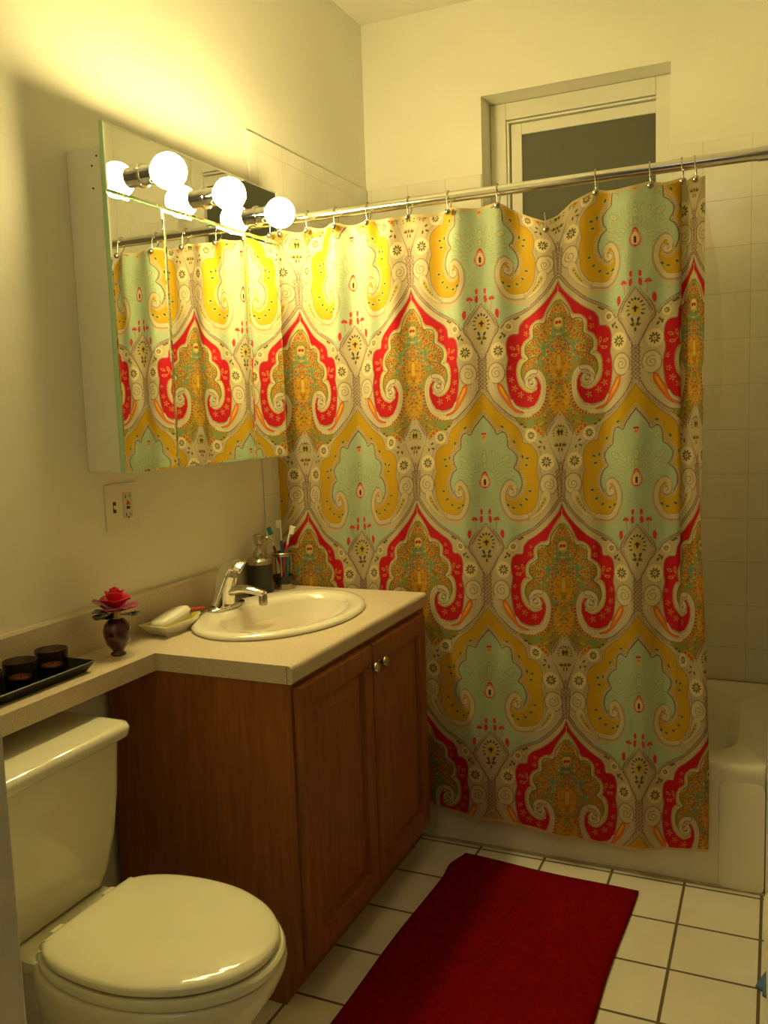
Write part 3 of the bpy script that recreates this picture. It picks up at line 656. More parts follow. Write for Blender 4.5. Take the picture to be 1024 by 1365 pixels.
# ================================================================= switch and outlet plate
t = thing('switch_plate', 'ivory two gang wall plate with toggle switch and outlet below the cabinet', 'switch plate', (XW, 1.75, 1.10))
b = NB(); bx(b, XW, XW+.005, 1.690, 1.809, 1.098, 1.214, .002); obj('plate', b, PLATE, t)
b = NB(); bx(b, XW+.004, XW+.006, 1.7145, 1.7255, 1.142, 1.170, .0008); tg = obj('toggle_opening', b, SLOT, t)
b = NB(); tube(b, [(XW+.004, 1.720, 1.158), (XW+.017, 1.720, 1.149)], [.0048, .0035], 8); obj('toggle', b, PLATE, t)
b = NB(); bx(b, XW+.004, XW+.0075, 1.751, 1.785, 1.124, 1.190, .001); fc = obj('outlet_face', b, plain('outlet_ivory', (.66, .62, .48), .3), t)
for zc in (1.180, 1.1335):
    b = NB(); bx(b, XW+.007, XW+.008, 1.7582, 1.7608, zc-.0045, zc+.0045); obj('outlet_slot', b, SLOT, fc)
    b = NB(); bx(b, XW+.007, XW+.008, 1.7745, 1.7765, zc-.0035, zc+.0035); obj('outlet_slot', b, SLOT, fc)
for zc in (1.169, 1.1285): b = NB(); lathe(b, [(.0026, 0), (.0026, .001)], (XW+.007, 1.7675, zc-.002), 'x', 10); obj('outlet_slot', b, SLOT, fc)
b = NB(); bx(b, XW+.007, XW+.0095, 1.762, 1.773, 1.1585, 1.1655, .0005); obj('red_button', b, REDP, fc, label='red reset button')
b = NB(); bx(b, XW+.007, XW+.0095, 1.762, 1.773, 1.148, 1.155, .0005); obj('black_button', b, BLACKP, fc, label='black test button')
for y, z in ((1.720, 1.186), (1.720, 1.126), (1.768, 1.207), (1.768, 1.105)):
    b = NB(); lathe(b, [(.0028, 0), (.0022, .0012)], (XW+.005, y, z), 'x', 12); obj('screw', b, PLATE, t)

# ================================================================= vanity, counter
CH, CT = .8206, .042
cyn, cyf, cxf, csx, sh0 = 1.628, 2.448, .5218, .1482, .80
t = thing('vanity_cabinet', 'stained maple vanity cabinet with two raised panel doors under the sink', 'cabinet', (.25, 2.03, 0))
FX, VY0, VY1, KZ, KX_ = .512, 1.634, 2.440, .092, .462
def prism_x(bm, prof, y0, y1_): # profile in x,z swept along y
    loft(bm, [[(x, y0, z) for x, z in prof], [(x, y1_, z) for x, z in prof]]); return bm
prof = [(-.008, 0), (KX_, 0), (KX_, KZ), (FX-.0185, KZ), (FX-.0185, CH-CT), (-.008, CH-CT)]
for y0 in (VY0, VY1-.016):
    b = NB(); prism_x(b, prof, y0, y0+.016); obj('side_panel', b, WOOD, t)
b = NB(); bx(b, FX-.018, FX, VY0-.001, VY0+.04, KZ, CH-CT, .001); bx(b, FX-.018, FX, VY1-.04, VY1, KZ, CH-CT, .001); bx(b, FX-.018, FX, VY0+.04, VY1-.04, CH-CT-.05, CH-CT, .001); bx(b, FX-.018, FX, VY0+.04, VY1-.04, KZ, KZ+.035, .001); bx(b, FX-.018, FX, 1.99, 2.06, KZ+.035, CH-CT-.05)
obj('face_frame', b, WOOD, t)
b = NB(); bx(b, KX_-.015, KX_-.002, VY0+.016, VY1-.016, 0, KZ); bx(b, .0, FX-.02, VY0+.016, VY1-.016, KZ, KZ+.012); obj('toe_kick', b, WOOD, t)
def door(y0, y1_, z0, z1, ky):
    b = NB(); x0_, x1_ = FX+.001, FX+.021; s = .058
    def rr_(o, x): return [(x, y0+o, z0+o), (x, y1_-o, z0+o), (x, y1_-o, z1-o), (x, y0+o, z1-o)]
    loft(b, [rr_(0, x0_), rr_(0, x1_-.004), rr_(.004, x1_), rr_(s-.006, x1_), rr_(s-.002, x1_-.012), rr_(s+.005, x1_-.0125), rr_(s+.030, x1_-.0030), rr_(s+.032, x1_-.0025)])
    d = obj('door', b, WOOD, t)
    b = NB(); kz = z1-.052; lathe(b, [(.007, 0), (.0055, .004), (.005, .012), (.0125, .016), (.0155, .020), (.0150, .025), (.010, .0285), (.001, .030)], (x1_, ky, kz), 'x', 24)
    obj('knob', b, NICKEL, d, smooth=True)
door(1.642, 2.021, .108, .768, 1.998); door(2.030, 2.400, .108, .768, 2.056)

def countertop():
    b = NB(); z0, z1 = CH-CT, CH
    # L-shaped slab with a bull-nosed front over the vanity
    n = 5; r = .012
    out = [(XW, sh0), (csx, sh0), (csx, cyn), (cxf, cyn), (cxf, cyf), (XW, cyf)]
    def ring(ins, z): # inset only the x = cxf front edge
        return [(XW, sh0, z), (csx, sh0, z), (csx, cyn, z), (cxf-ins, cyn, z), (cxf-ins, cyf, z), (XW, cyf, z)]
    rs = [ring(.004, z0), ring(0, z0+.006)]
    for k in range(n+1):
        a = math.pi/2*k/n; rs.append(ring(r*(1-math.cos(a)), z1-r+r*math.sin(a)))
    # outer shell without top cap; the top gets an oval hole for the sink
    loft(b, rs, True, False)
    top = [v for v in b.verts if abs(v.co.z-z1) < 1e-6]
    top = sorted(top, key=lambda v: 0); 
    hole = []
    for k in range(48):
        a = 2*math.pi*k/48; hole.append(b.verts.new((.237+.185*math.cos(a), 2.068+.270*math.sin(a), z1)))
    # bridge: fan of the rectangle x XW..cxf-r, y cyn..cyf round the hole, plus shelf rectangle
    xr = cxf-r
    def near(x, y): 
        for v in b.verts:
            if abs(v.co.x-x) < 1e-5 and abs(v.co.y-y) < 1e-5 and abs(v.co.z-z1) < 1e-5: return v
        return b.verts.new((x, y, z1))
    A, B, C_, D = near(XW, cyn), near(xr, cyn), near(xr, cyf), near(XW, cyf); E_ = near(csx, cyn); S0, S1 = near(XW, sh0), near(csx, sh0)
    b.faces.new((S0, S1, E_, A))
    corners = [C_, D, A, B]   # quadrants 0..90, 90..180 ...
    for q in range(4):
        seg = [hole[(q*12+i) % 48] for i in range(13)]
        for i in range(12): b.faces.new((seg[i], corners[q], seg[i+1]))
    for q, (p, nx) in enumerate(((C_, D), (D, A), (A, None), (B, C_))):
        h = hole[((q+1)*12) % 48]
        if q == 2:
            b.faces.new((h, A, E_)); b.faces.new((h, E_, B))
        else: b.faces.new((h, p, nx))
    # hole wall
    low = [b.verts.new((v.co.x, v.co.y, z0+.002)) for v in hole]
    for i in range(48): b.faces.new((hole[i], hole[(i+1) % 48], low[(i+1) % 48], low[i]))
    bmesh.ops.recalc_face_normals(b, faces=b.faces)
    return b
t = thing('countertop', 'beige speckled laminate countertop narrowing to a shelf over the toilet', 'countertop', (.2, 1.7, CH-CT))
obj('counter_slab', countertop(), LAM, t)
b = NB(); loft(b, [[(x, y, z) for x, z in ((XW, CH), (-.010, CH), (-.010, .918), (-.014, .9235), (XW, .9235))] for y in (sh0, cyf)]); obj('backsplash', b, LAM, t)
b = NB(); bx(b, cxf-.0145, cxf-.0135, cyn-.0006, cyn, CH-CT+.001, CH-.004); obj('edge_seam', b, SLOT, t)

# ================================================================= sink
SX, SY = .237, 2.068
t = thing('sink', 'oval bone porcelain drop in sink basin in the beige countertop', 'sink', (SX, SY, CH))
b = NB()
def oval(a, c, z, dx=0, n=64): return [(SX+dx+a*math.cos(2*math.pi*k/n), SY+c*math.sin(2*math.pi*k/n), z) for k in range(n)]
R = [oval(.190, .272, CH-.02), oval(.212, .297, CH+.0005), oval(.216, .302, CH+.004), oval(.214, .300, CH+.0095), oval(.206, .291, CH+.0145), oval(.194, .279, CH+.0160), oval(.160, .246, CH+.0135, .016), oval(.150, .236, CH+.010, .018), oval(.142, .226, CH-.004, .019), oval(.128, .208, CH-.05, .019), oval(.100, .165, CH-.10, .018), oval(.055, .08, CH-.125, .012), oval(.022, .022, CH-.13, .0)]
loft(b, R, False, True); obj('basin', b, PORC, t, smooth=True)
b = NB(); lathe(b, [(.021, 0), (.020, .003), (.012, .004), (.011, .001)], (SX, SY, CH-.1298), 'z', 24); obj('drain', b, CHROME, t, smooth=True)

# ================================================================= faucet
fx, fy, fz = .066, 2.050, CH+.0155
t = thing('faucet', 'chrome single lever faucet with slanted handle on the sink rim', 'faucet', (fx, fy, fz))
b = NB(); lathe(b, [(.030, 0), (.032, .002), (.031, .006), (.024, .010), (.010, .013)], (fx, fy, fz), 'z', 40, 1, 2.55); obj('base_plate', b, CHROME, t, smooth=True)
b = NB(); tube(b, spl([(fx-.004, fy+.002, fz+.006), (fx-.002, fy+.002, fz+.035), (fx+.004, fy+.004, fz+.07), (fx+.012, fy+.006, fz+.092)], 5), [.027-.0002*i for i in range(16)], 24); sharp(obj('faucet_body', b, CHROME, t), 40)
b = NB(); P = spl([(fx+.004, fy+.003, fz+.040), (fx+.045, fy+.010, fz+.052), (fx+.085, fy+.016, fz+.048), (fx+.115, fy+.020, fz+.038)], 5); tube(b, P, [.0215-.0005*i for i in range(len(P))], 20, flat=.66, up=(0, 0, 1)); sp_ = obj('spout', b, CHROME, t, smooth=True)
b = NB(); lathe(b, [(.0105, 0), (.0125, .002), (.0125, .024), (.010, .030)], (fx+.110, fy+.020, fz+.008), 'z', 24); sharp(obj('aerator', b, NICKEL, sp_), 40)
b = NB(); P = spl([(fx-.012, fy-.052, fz+.012), (fx-.010, fy-.040, fz+.030), (fx-.004, fy-.018, fz+.075), (fx+.006, fy+.000, fz+.112), (fx+.022, fy+.010, fz+.121), (fx+.052, fy+.016, fz+.112)], 5); n_ = len(P)
tube(b, P, [.014+.010*min(1, i/(n_*.8)) for i in range(n_)], 16, flat=.36, up=(0, 0, 1)); obj('lever', b, CHROME, t, smooth=True)

# ================================================================= soap dispenser, toothbrush holder
cx, cy = .034, 2.285
t = thing('soap_dispenser', 'black soap dispenser bottle with brushed metal pump beside the faucet', 'soap dispenser', (cx, cy, CH))
b = NB(); lathe(b, [(.036, 0), (.0385, .004), (.0385, .098), (.037, .1)], (cx, cy, CH), 'z', 40); sharp(obj('bottle', b, SOAPB, t))
b = NB(); lathe(b, [(.0392, .099), (.0392, .110), (.034, .117), (.020, .121), (.020, .127), (.0165, .137), (.012, .141), (.009, .150), (.009, .156), (.014, .162), (.0155, .172), (.0155, .186), (.013, .190), (.002, .191)], (cx, cy, CH), 'z', 36); sharp(obj('pump_collar', b, NICKEL, t), 30)
b = NB(); tube(b, [(cx+.006, cy, CH+.184), (cx+.026, cy+.004, CH+.180), (cx+.044, cy+.006, CH+.168)], .0036, 10); obj('spout', b, NICKEL, t, smooth=True)
hx, hy = .052, 2.392
t = thing('toothbrush_holder', 'metal and black glass toothbrush holder with a steel base by the curtain', 'toothbrush holder', (hx, hy, CH))
b = NB(); lathe(b, [(.029, 0), (.0305, .002), (.0305, .018), (.028, .020)], (hx, hy, CH), 'z', 36); sharp(obj('steel_base', b, NICKEL, t))
b = NB(); lathe(b, [(.026, .019), (.031, .026), (.0345, .040), (.0345, .044), (.031, .044), (.027, .034), (.022, .026)], (hx, hy, CH), 'z', 36); sharp(obj('black_cup', b, BLACKP, t))
for a in (0.9, 2.99, 5.1):
    b = NB(); tube(b, [(hx+.029*math.cos(a), hy+.029*math.sin(a), CH+.04), (hx+.029*math.cos(a), hy+.029*math.sin(a), CH+.112)], .0018, 8); obj('upright', b, NICKEL, t)
b = NB(); lathe(b, [(.034, .108), (.0355, .110), (.0355, .117), (.034, .119), (.020, .119), (.019, .115), (.020, .110)], (hx, hy, CH), 'z', 36, cap=False); b.verts.ensure_lookup_table()
vs = b.verts; n_ = 36
for i in range(n_): b.faces.new((vs[6*n_+i], vs[6*n_+(i+1) % n_], vs[(i+1) % n_], vs[i]))
bmesh.ops.recalc_face_normals(b, faces=b.faces); sharp(obj('top_ring', b, NICKEL, t))
def brush(label, a, c_low, c_top, mats, bend=0, headdir=(1, 0, 0)):
    """a = foot inside the holder, then out to the head"""
    t = thing('toothbrush', label, 'toothbrush', a)
    A, B = Vector(a), Vector(c_top); M = A.lerp(B, .5)+Vector((bend, 0, 0))
    P = spl([A, A.lerp(M, .5), M, M.lerp(B, .6), B], 4); k = int(len(P)*.62)
    b = NB(); tube(b, P[:k+1], [.0052]*(k+1), 10, flat=.8); obj('grip', b, mats[0], t, smooth=True)
    b = NB(); q = P[k:]; tube(b, q, [.0046-.0014*math.sin(math.pi*i/len(q)) for i in range(len(q))], 10, flat=.8); obj('neck', b, mats[1], t, smooth=True)
    d = (B-P[-3]).normalized(); h = Vector(headdir); h = (h-d*h.dot(d)).normalized(); b = NB()
    s_ = d.cross(h); rg = []
    for i in range(11):
        c_ = B-d*(.001+.0025*i); hh = .0125+.0014*(i % 2); rg.append([tuple(c_+s_*q*.0048+h*w_) for q, w_ in ((-1, .001), (1, .001), (1.05, hh), (.3, hh+.001), (-.3, hh), (-1.05, hh+.0008))])
    loft(b, rg)
    obj('bristles', b, mats[2], t)
WB = plain('white_brush_plastic', (.80, .80, .72), .3); TEALP = plain('teal_plastic', (.02, .30, .34), .3); BLUEP = plain('blue_plastic', (.03, .16, .38), .3); MAR = plain('maroon_plastic', (.36, .02, .06), .3); CRM = plain('cream_bristle', (.85, .80, .62), .6)
brush('white and red toothbrush leaning left out of the holder with teal bristles', (hx+.014, hy-.004, CH+.03), 0, (hx-.050, hy-.006, CH+.196), [MAR, WB, TEALP], 0, (1, 0, .1))
brush('white and blue toothbrush standing tallest and upright in the holder', (hx-.010, hy+.006, CH+.03), 0, (hx-.010, hy+.012, CH+.220), [BLUEP, WB, WB], .004, (-1, 0, 0))
brush('white toothbrush leaning right with thick cream bristles before the curtain', (hx-.004, hy-.012, CH+.03), 0, (hx+.038, hy-.002, CH+.205), [MAR, WB, CRM], 0, (1, .2, .2))
brush('short teal toothbrush whose head stays near the holder ring', (hx+.010, hy+.010, CH+.03), 0, (hx+.018, hy+.004, CH+.128), [TEALP, TEALP, TEALP], 0, (0, -1, .2))

# ================================================================= soap dish and soap
t = thing('soap_dish', 'pale yellow lined tapering soap dish left of the sink', 'soap dish', (.052, 1.83, CH))
ang = math.radians(4)
def dpt(l, w, z):  # along y, across x
    x = w*math.cos(ang)+l*math.sin(ang); y = -w*math.sin(ang)+l*math.cos(ang); return (.056+x, 1.825+y, CH+z)
foot = [(-.060, .026), (-.060, -.026), (.030, -.026), (.075, -.010), (.085, 0), (.075, .010), (.030, .026)]
rim = [(-.084, .047), (-.084, -.047), (.030, -.042), (.085, -.016), (.105, 0), (.085, .016), (.030, .042)]
sc_ = lambda P, k: [(l*k-.0*(1-k), w*k) for l, w in P]
b = NB(); loft(b, [[dpt(l, w, 0) for l, w in foot], [dpt(l, w, .006) for l, w in sc_(foot, 1.06)], [dpt(l, w, .030) for l, w in rim], [dpt(l, w, .030) for l, w in sc_(rim, .93)]], True, False); obj('dish_body', b, DISH, t)
b = NB(); loft(b, [[dpt(l, w, .0302) for l, w in sc_(rim, .95)], [dpt(l, w, .0300) for l, w in sc_(rim, .90)], [dpt(l, w, .010) for l, w in sc_(foot, .95)]], False, True); obj('yellow_lining', b, DISHY, t)
b = NB(); rows = []
for z, k in ((.010, .80), (.014, .93), (.026, .96), (.029, 1.04), (.032, 1.04), (.040, .98), (.044, .86)):
    rows.append([(.056+.031*k*math.cos(a)*abs(math.cos(a))**-.35*1.0 if abs(math.cos(a)) > 1e-6 else .056, 1.812+.064*k*(abs(math.sin(a))**.6)*(1 if math.sin(a) >= 0 else -1), CH+z) for a in [2*math.pi*i/40+.01 for i in range(40)]])
loft(b, rows); bmesh.ops.rotate(b, verts=b.verts, cent=(.056, 1.812, CH+.026), matrix=Matrix.Rotation(math.radians(-10), 3, 'Y')@Matrix.Rotation(math.radians(9), 3, 'X')); bmesh.ops.translate(b, verts=b.verts, vec=(0, .0, .006))
o = obj('soap_bar', b, SOAPM, smooth=True); tag(o, 'cream oval bar of soap tilted in the yellow lined dish', 'soap')
t = thing('nail_brush', 'small red plastic piece with a pointed end behind the soap bar', 'red plastic piece', (.045, 1.905, CH+.031))
b = NB(); tube(b, spl([(.038, 1.870, CH+.036), (.042, 1.895, CH+.038), (.050, 1.925, CH+.037), (.056, 1.955, CH+.034)], 4), [.011, .0115, .011, .010, .009, .0085, .008, .0075, .0075, .0075, .008, .007, .005], 10, flat=.45); obj('handle', b, REDP, t, smooth=True)

# ================================================================= rose topped perfume bottle
vx, vy = .070, 1.592
t = thing('perfume_bottle', 'dark purple glass perfume bottle with a red rose stopper', 'perfume bottle', (vx, vy, CH))
b = NB(); lathe(b, [(.017, 0), (.0185, .002), (.018, .005), (.012, .009), (.016, .014), (.026, .028), (.0315, .045), (.0325, .060), (.029, .074), (.021, .084), (.014, .088), (.010, .089)], (vx, vy, CH), 'z', 40); obj('bottle_body', b, VASEM, t, smooth=True)
b = NB(); lathe(b, [(.012, .086), (.0125, .088), (.0115, .104), (.009, .106)], (vx, vy, CH), 'z', 24); obj('neck', b, GOLDG, t, smooth=True)
def petal(bm, a, r, z, wd, h, tilt, curl=.3):
    n, m = 9, 6; rows = []
    for j in range(m+1):
        v = j/m; row = []
        for i in range(n+1):
            u = (i/n-.5)*2; ww = wd*math.sin(math.pi*min(1, .18+.62*v))**.8
            rr = r*(.35+.65*v)+tilt*v*v-curl*.012*u*u*v+.0035*math.sin(3*u+a)*v; zz = z+h*v*(1-.25*u*u)-.010*max(0, v-.75)*4*tilt*10*.3
            th = a+u*ww/max(r, .01)
            row.append(bm.verts.new((vx+rr*math.cos(th), vy+rr*math.sin(th), CH+zz)))
        rows.append(row)
    for p, q in zip(rows[:-1], rows[1:]):
        for i in range(n): bm.faces.new((p[i], p[i+1], q[i+1], q[i]))
def thick(bm, t_=.0014):
    bmesh.ops.recalc_face_normals(bm, faces=bm.faces); bmesh.ops.solidify(bm, geom=list(bm.faces), thickness=t_); return bm
def cup_petal(bm, a, r0, r1, z0, h, wd, lip=.004, wave=.0):
    n, m = 12, 8; rows = []
    for j in range(m+1):
        v = j/m; row = []
        for i in range(n+1):
            u = (i/n-.5)*2
            ww = wd*(math.sin(math.pi*(.12+.62*v))**.6)
            rr = r0+(r1-r0)*math.sin(v*math.pi/2)**.8+lip*max(0, v-.7)*3.3
            zz = z0+h*v*(1-.22*u*u*v)-lip*.6*max(0, v-.8)*4+wave*math.sin(4*u+a)*v
            th = a+u*ww; row.append(bm.verts.new((vx+rr*math.cos(th), vy+rr*math.sin(th), CH+zz)))
        rows.append(row)
    for p, q in zip(rows[:-1], rows[1:]):
        for i in range(n): bm.faces.new((p[i], p[i+1], q[i+1], q[i]))
for k in range(3):
    b = NB(); cup_petal(b, k*2.09+.2, .003, .010, .128, .034, 1.5, .0); obj('rose_petal', thick(b), PETR, t, smooth=True)
for k in range(4):
    b = NB(); cup_petal(b, k*1.57+.7, .004, .020, .118, .038, 1.15, .002); obj('rose_petal', thick(b), PETR, t, smooth=True)
for k in range(4):
    b = NB(); cup_petal(b, k*1.57+1.5, .004, .030, .112, .030, 1.1, .006, .001); obj('rose_petal', thick(b), PETR, t, smooth=True)
b = NB(); ball(b, (vx, vy, CH+.134), .010, 1, 1, 2.0, 16, 10); obj('rose_core', b, PETR, t, smooth=True)
for k, (a_, h_) in enumerate(((.9, .020), (2.3, .022), (3.9, .036), (5.3, .020))):
    b = NB(); cup_petal(b, a_, .006, .043, .104, h_, .82, .008, .002); obj('outer_petal', thick(b), PETM, t, smooth=True, label='magenta outer petal')
for k, (a_, h_) in enumerate(((.3, .012), (1.9, .012), (3.5, .018), (4.4, .004))):
    b = NB(); cup_petal(b, a_, .006, .047, .098+.004*(k % 2), h_-.006, .55, .008, .002); obj('leaf', thick(b), PETD, t, smooth=True, label='dark green leaf')
b = NB(); cup_petal(b, 4.7, .005, .034, .104, -.012, .55, .0, .0); obj('leaf', thick(b), PETD, t, smooth=True, label='dark green leaf')

# ================================================================= tray with three candle glasses
t = thing('tray', 'black lacquer tray with flared rim holding candle glasses at the shelf end', 'tray', (.065, 1.27, CH))
b = NB(); tx0, tx1, ty0, ty1 = .018, .098, 1.04, 1.455
loft(b, [rrect(tx0, tx1, ty0, ty1, .004, CH, 3), rrect(tx0-.014, tx1+.016, ty0-.014, ty1+.014, .005, CH+.023, 3), rrect(tx0-.012, tx1+.014, ty0-.012, ty1+.012, .005, CH+.0245, 3), rrect(tx0-.010, tx1+.011, ty0-.010, ty1+.010, .004, CH+.023, 3), rrect(tx0+.003, tx1-.003, ty0+.003, ty1-.003, .003, CH+.004, 3)]); obj('tray_body', b, LACQ, t)
CL = ['smoked glass candle cup nearest the red rose bottle on the tray', 'smoked glass candle cup in the middle of the tray', 'smoked glass candle cup at the left picture edge, cut by it']
for i, (x, y) in enumerate(((.050, 1.404), (.054, 1.312), (.056, 1.220))):
    t = thing('candle_cup', CL[i], 'candle', (x, y, CH+.0045), 'candle glasses on the tray')
    b = NB(); lathe(b, [(.030, 0), (.033, .003), (.0345, .055), (.0345, .0575), (.0325, .0575), (.031, .006), (.012, .0055)], (x, y, CH+.0045), 'z', 36); obj('glass', b, GLASSD, t, smooth=True)
    b = NB(); lathe(b, [(.0240, .0065), (.0245, .022), (.0235, .0235), (.003, .0225)], (x, y, CH+.0045), 'z', 30); w_ = obj('candle', b, WAX, t, smooth=True)
    b = NB(); lathe(b, [(.0262, .0062), (.0266, .0215), (.0248, .0215), (.0246, .0066)], (x, y, CH+.0045), 'z', 30); obj('candle_tin', b, BLACKP, t, smooth=True)
    b = NB(); tube(b, [(x, y, CH+.027), (x+.001, y, CH+.033)], .0008, 6); obj('wick', b, BLACKP, w_)

# ================================================================= toilet
ty = 1.230
t = thing('toilet', 'bone ceramic two piece toilet with closed lid left of the vanity', 'toilet', (.35, ty, 0))
b = NB(); secs = [(.394, .040, .196, .128), (.400, .034, .203, .136), (.43, .028, .208, .150), (.50, .020, .212, .172), (.58, .015, .214, .186), (.66, .012, .215, .193), (.699, .012, .217, .196)]
loft(b, [rrect(a, c, ty-h, ty+h, .032, z, 6) for z, a, c, h in secs]); sharp(obj('tank', b, TOIL, t), 45)
b = NB(); loft(b, [rrect(.006, .226, ty-.200, ty+.204, .03, .698, 6), rrect(.001, .233, ty-.207, ty+.213, .034, .703, 6), rrect(.0, .235, ty-.209, ty+.216, .034, .718, 6), rrect(.003, .231, ty-.205, ty+.212, .032, .727, 6), rrect(.012, .220, ty-.194, ty+.200, .03, .7305, 6)]); sharp(obj('tank_lid', b, TOIL, t), 50)
# bowl
def egg(x0, x1, hw, z, n=48, e=.92):
    cx_ = x0+(x1-x0)*.47; P = []
    for k in range(n):
        a = 2*math.pi*k/n; c_, s_ = math.cos(a), math.sin(a)
        rx = (x1-cx_) if c_ > 0 else (cx_-x0)
        P.append((cx_+rx*(abs(c_)**e)*(1 if c_ > 0 else -1), ty+hw*(abs(s_)**e)*(1 if s_ > 0 else -1), z))
    return P
b = NB(); loft(b, [egg(.10, .56, .105, 0), egg(.105, .555, .100, .02), egg(.12, .53, .085, .08), egg(.14, .54, .090, .15), egg(.16, .59, .120, .22), egg(.18, .645, .158, .29), egg(.19, .675, .178, .335), egg(.195, .690, .184, .365), egg(.20, .693, .185, .378), egg(.205, .688, .181, .387), egg(.24, .64, .14, .388)])
bw = obj('bowl', b, TOIL, t, smooth=True)
b = NB(); loft(b, [rrect(.045, .27, ty-.095, ty+.095, .03, .33, 5), rrect(.035, .28, ty-.125, ty+.125, .03, .36, 5), rrect(.03, .285, ty-.130, ty+.130, .03, .385, 5), rrect(.038, .278, ty-.124, ty+.124, .028, .391, 5)]); sharp(obj('deck', b, TOIL, t), 50)
def lidshape(k, z, ex=0):
    P = [(.268, .104), (.276, .124), (.305, .148), (.36, .168), (.44, .1765), (.52, .168), (.60, .135), (.655, .085), (.680, .030)]
    P = P+[(x, -y) for x, y in P[::-1]]; cx_ = .465
    return [tuple(v) for v in spl([(cx_+(x-cx_)*k+(ex if x > cx_ else 0), ty+y*k, z) for x, y in P], 4, True)]
b = NB(); loft(b, [lidshape(1.015, .390, .004), lidshape(1.03, .394, .004), lidshape(1.03, .404, .004), lidshape(1.01, .409, .004)]); sharp(obj('seat', b, SEAT, t), 40)
b = NB(); loft(b, [lidshape(.985, .4125), lidshape(1.0, .415), lidshape(1.002, .421), lidshape(.985, .4265), lidshape(.955, .4295), lidshape(.90, .4320), lidshape(.78, .4342), lidshape(.6, .4358), lidshape(.4, .4366), lidshape(.2, .437)]); sharp(obj('lid', b, SEAT, t), 40)
for s_ in (-1, 1):
    b = NB(); bx(b, .255, .280, ty+s_*.07-.016, ty+s_*.07+.016, .390, .424, .004); obj('hinge', b, SEAT, t)

# ================================================================= bath mat
b = NB(); n, m = 40, 70; P00, P10, P11, P01 = (.612, 2.440), (1.150, 2.405), (1.128, 1.52), (.585, 1.52); rows = []
def rugp(u, v):
    x = (P00[0]*(1-u)+P10[0]*u)*(1-v)+(P01[0]*(1-u)+P11[0]*u)*v; y = (P00[1]*(1-u)+P10[1]*u)*(1-v)+(P01[1]*(1-u)+P11[1]*u)*v
    x += (.016*math.exp(-((v-.0)/.05)**2)-.008*math.exp(-((v-.09)/.05)**2))*(1-u)**3+.003*math.sin(9*v+u); y += .004*math.sin(7*u+1)
    return x, y
for z, k in ((.001, 1), (.010, 0)):
    rows.append([[b.verts.new((*rugp(i/n, j/m), z if k else z+.0015*math.sin(14*j/m)*math.sin(5*i/n)-.003*(i in (0, n) or j in (0, m)))) for i in range(n+1)] for j in range(m+1)])
lo, hi = rows
for j in range(m):
    for i in range(n):
        b.faces.new((hi[j][i], hi[j][i+1], hi[j+1][i+1], hi[j+1][i])); b.faces.new((lo[j][i], lo[j+1][i], lo[j+1][i+1], lo[j][i+1]))
    b.faces.new((lo[j][0], hi[j][0], hi[j+1][0], lo[j+1][0])); b.faces.new((lo[j][n], lo[j+1][n], hi[j+1][n], hi[j][n]))
for i in range(n): b.faces.new((lo[0][i], lo[0][i+1], hi[0][i+1], hi[0][i])); b.faces.new((lo[m][i], hi[m][i], hi[m][i+1], lo[m][i+1]))
bmesh.ops.recalc_face_normals(b, faces=b.faces)
o = obj('bath_mat', b, RUG, smooth=True); tag(o, 'deep burgundy ribbed bath mat on the white tile floor', 'bath mat')

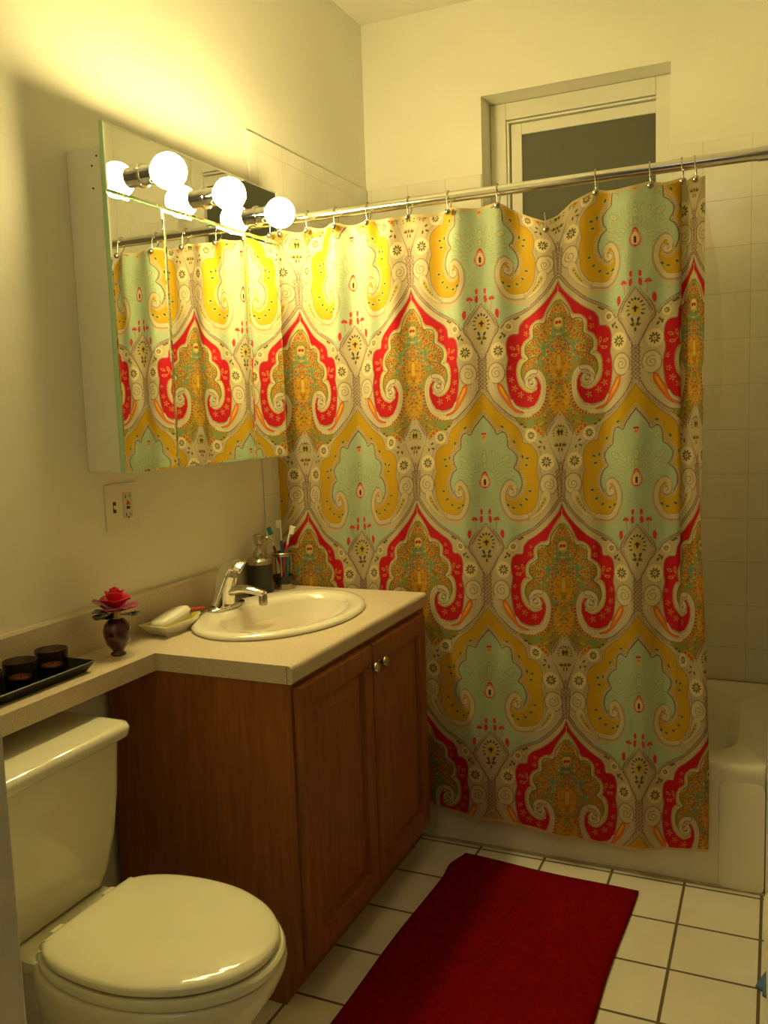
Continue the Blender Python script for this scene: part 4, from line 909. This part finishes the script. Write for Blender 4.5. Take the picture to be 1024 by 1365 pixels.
# ================================================================= bin and blue cloth at the right edge
t = thing('waste_bin', 'pale plastic bin with rounded rim at the right picture edge', 'bin', (1.59, 1.81, 0))
b = NB(); loft(b, [rrect(1.492, 1.68, 1.72, 1.885, .03, 0, 6), rrect(1.486, 1.690, 1.71, 1.893, .03, .30, 6), rrect(1.480, 1.696, 1.705, 1.899, .035, .335, 6), rrect(1.480, 1.696, 1.705, 1.899, .035, .350, 6), rrect(1.488, 1.688, 1.713, 1.891, .03, .366, 6), rrect(1.50, 1.676, 1.725, 1.879, .03, .360, 6), rrect(1.50, 1.672, 1.73, 1.874, .03, .02, 6)]); sharp(obj('bin_body', b, BINM, t), 55)
b = NB(); rr = random.Random(3); rows = []
for j in range(9):
    v = j/8; r_ = .033*(1-v)**.6*(1 if v < .98 else .1)+.003; rows.append([(1.497+.012*v+r_*(.75+.2*math.sin(3*a+2*v)+.12*math.sin(7*a+v*5))*math.cos(a), 2.085+r_*1.1*(.8+.2*math.sin(2*a+1)+.1*math.sin(6*a))*math.sin(a), .001+.075*v) for a in [2*math.pi*i/36 for i in range(36)]])
loft(b, rows); o = obj('cleaning_cloth', b, BLUE, smooth=True); tag(o, 'crumpled blue cloth peeking out on the floor behind the bin', 'cloth')

# ================================================================= light and camera
hl = bpy.data.lights.new('hall_light', 'AREA'); hl.energy = HALL_W; hl.color = (1, .93, .82); hl.size = .35
ho = bpy.data.objects.new('hall_light', hl); C.objects.link(ho); ho.location = (1.0, -.6, ZC-.03)
wd = bpy.data.worlds.new('night'); sc.world = wd; wd.use_nodes = True; wd.node_tree.nodes['Background'].inputs[0].default_value = (.01, .012, .02, 1); wd.node_tree.nodes['Background'].inputs[1].default_value = .3
cam = bpy.data.cameras.new('camera'); co_ = bpy.data.objects.new('camera', cam); C.objects.link(co_); sc.camera = co_
yaw, pitch, roll, fpx = 0.4225974, 0.1119215, -0.0340256, 1168.545
cy_, sy_, cp, sp = math.cos(yaw), math.sin(yaw), math.cos(pitch), math.sin(pitch)
F = Vector((-sy_*cp, cy_*cp, -sp)); R0 = Vector((cy_, sy_, 0)); U0 = R0.cross(F); cr, sr = math.cos(roll), math.sin(roll)
Rv = cr*R0+sr*U0; Uv = -sr*R0+cr*U0
M = Matrix((Rv, Uv, -F)).transposed().to_4x4(); M.translation = Vector((1.4891467, 0, 1.3679879)); co_.matrix_world = M
cam.sensor_fit = 'VERTICAL'; cam.sensor_height = 36; cam.lens = fpx/1365*36; cam.clip_start = .02
sc.cycles.sample_clamp_indirect = CLAMP
sc.view_settings.view_transform = 'Standard'; sc.view_settings.look = 'None'; sc.view_settings.gamma = 1; sc.view_settings.use_curve_mapping = False; sc.view_settings.exposure = EXPO
for o in bpy.data.objects:
    if '_w' in o: del o['_w']
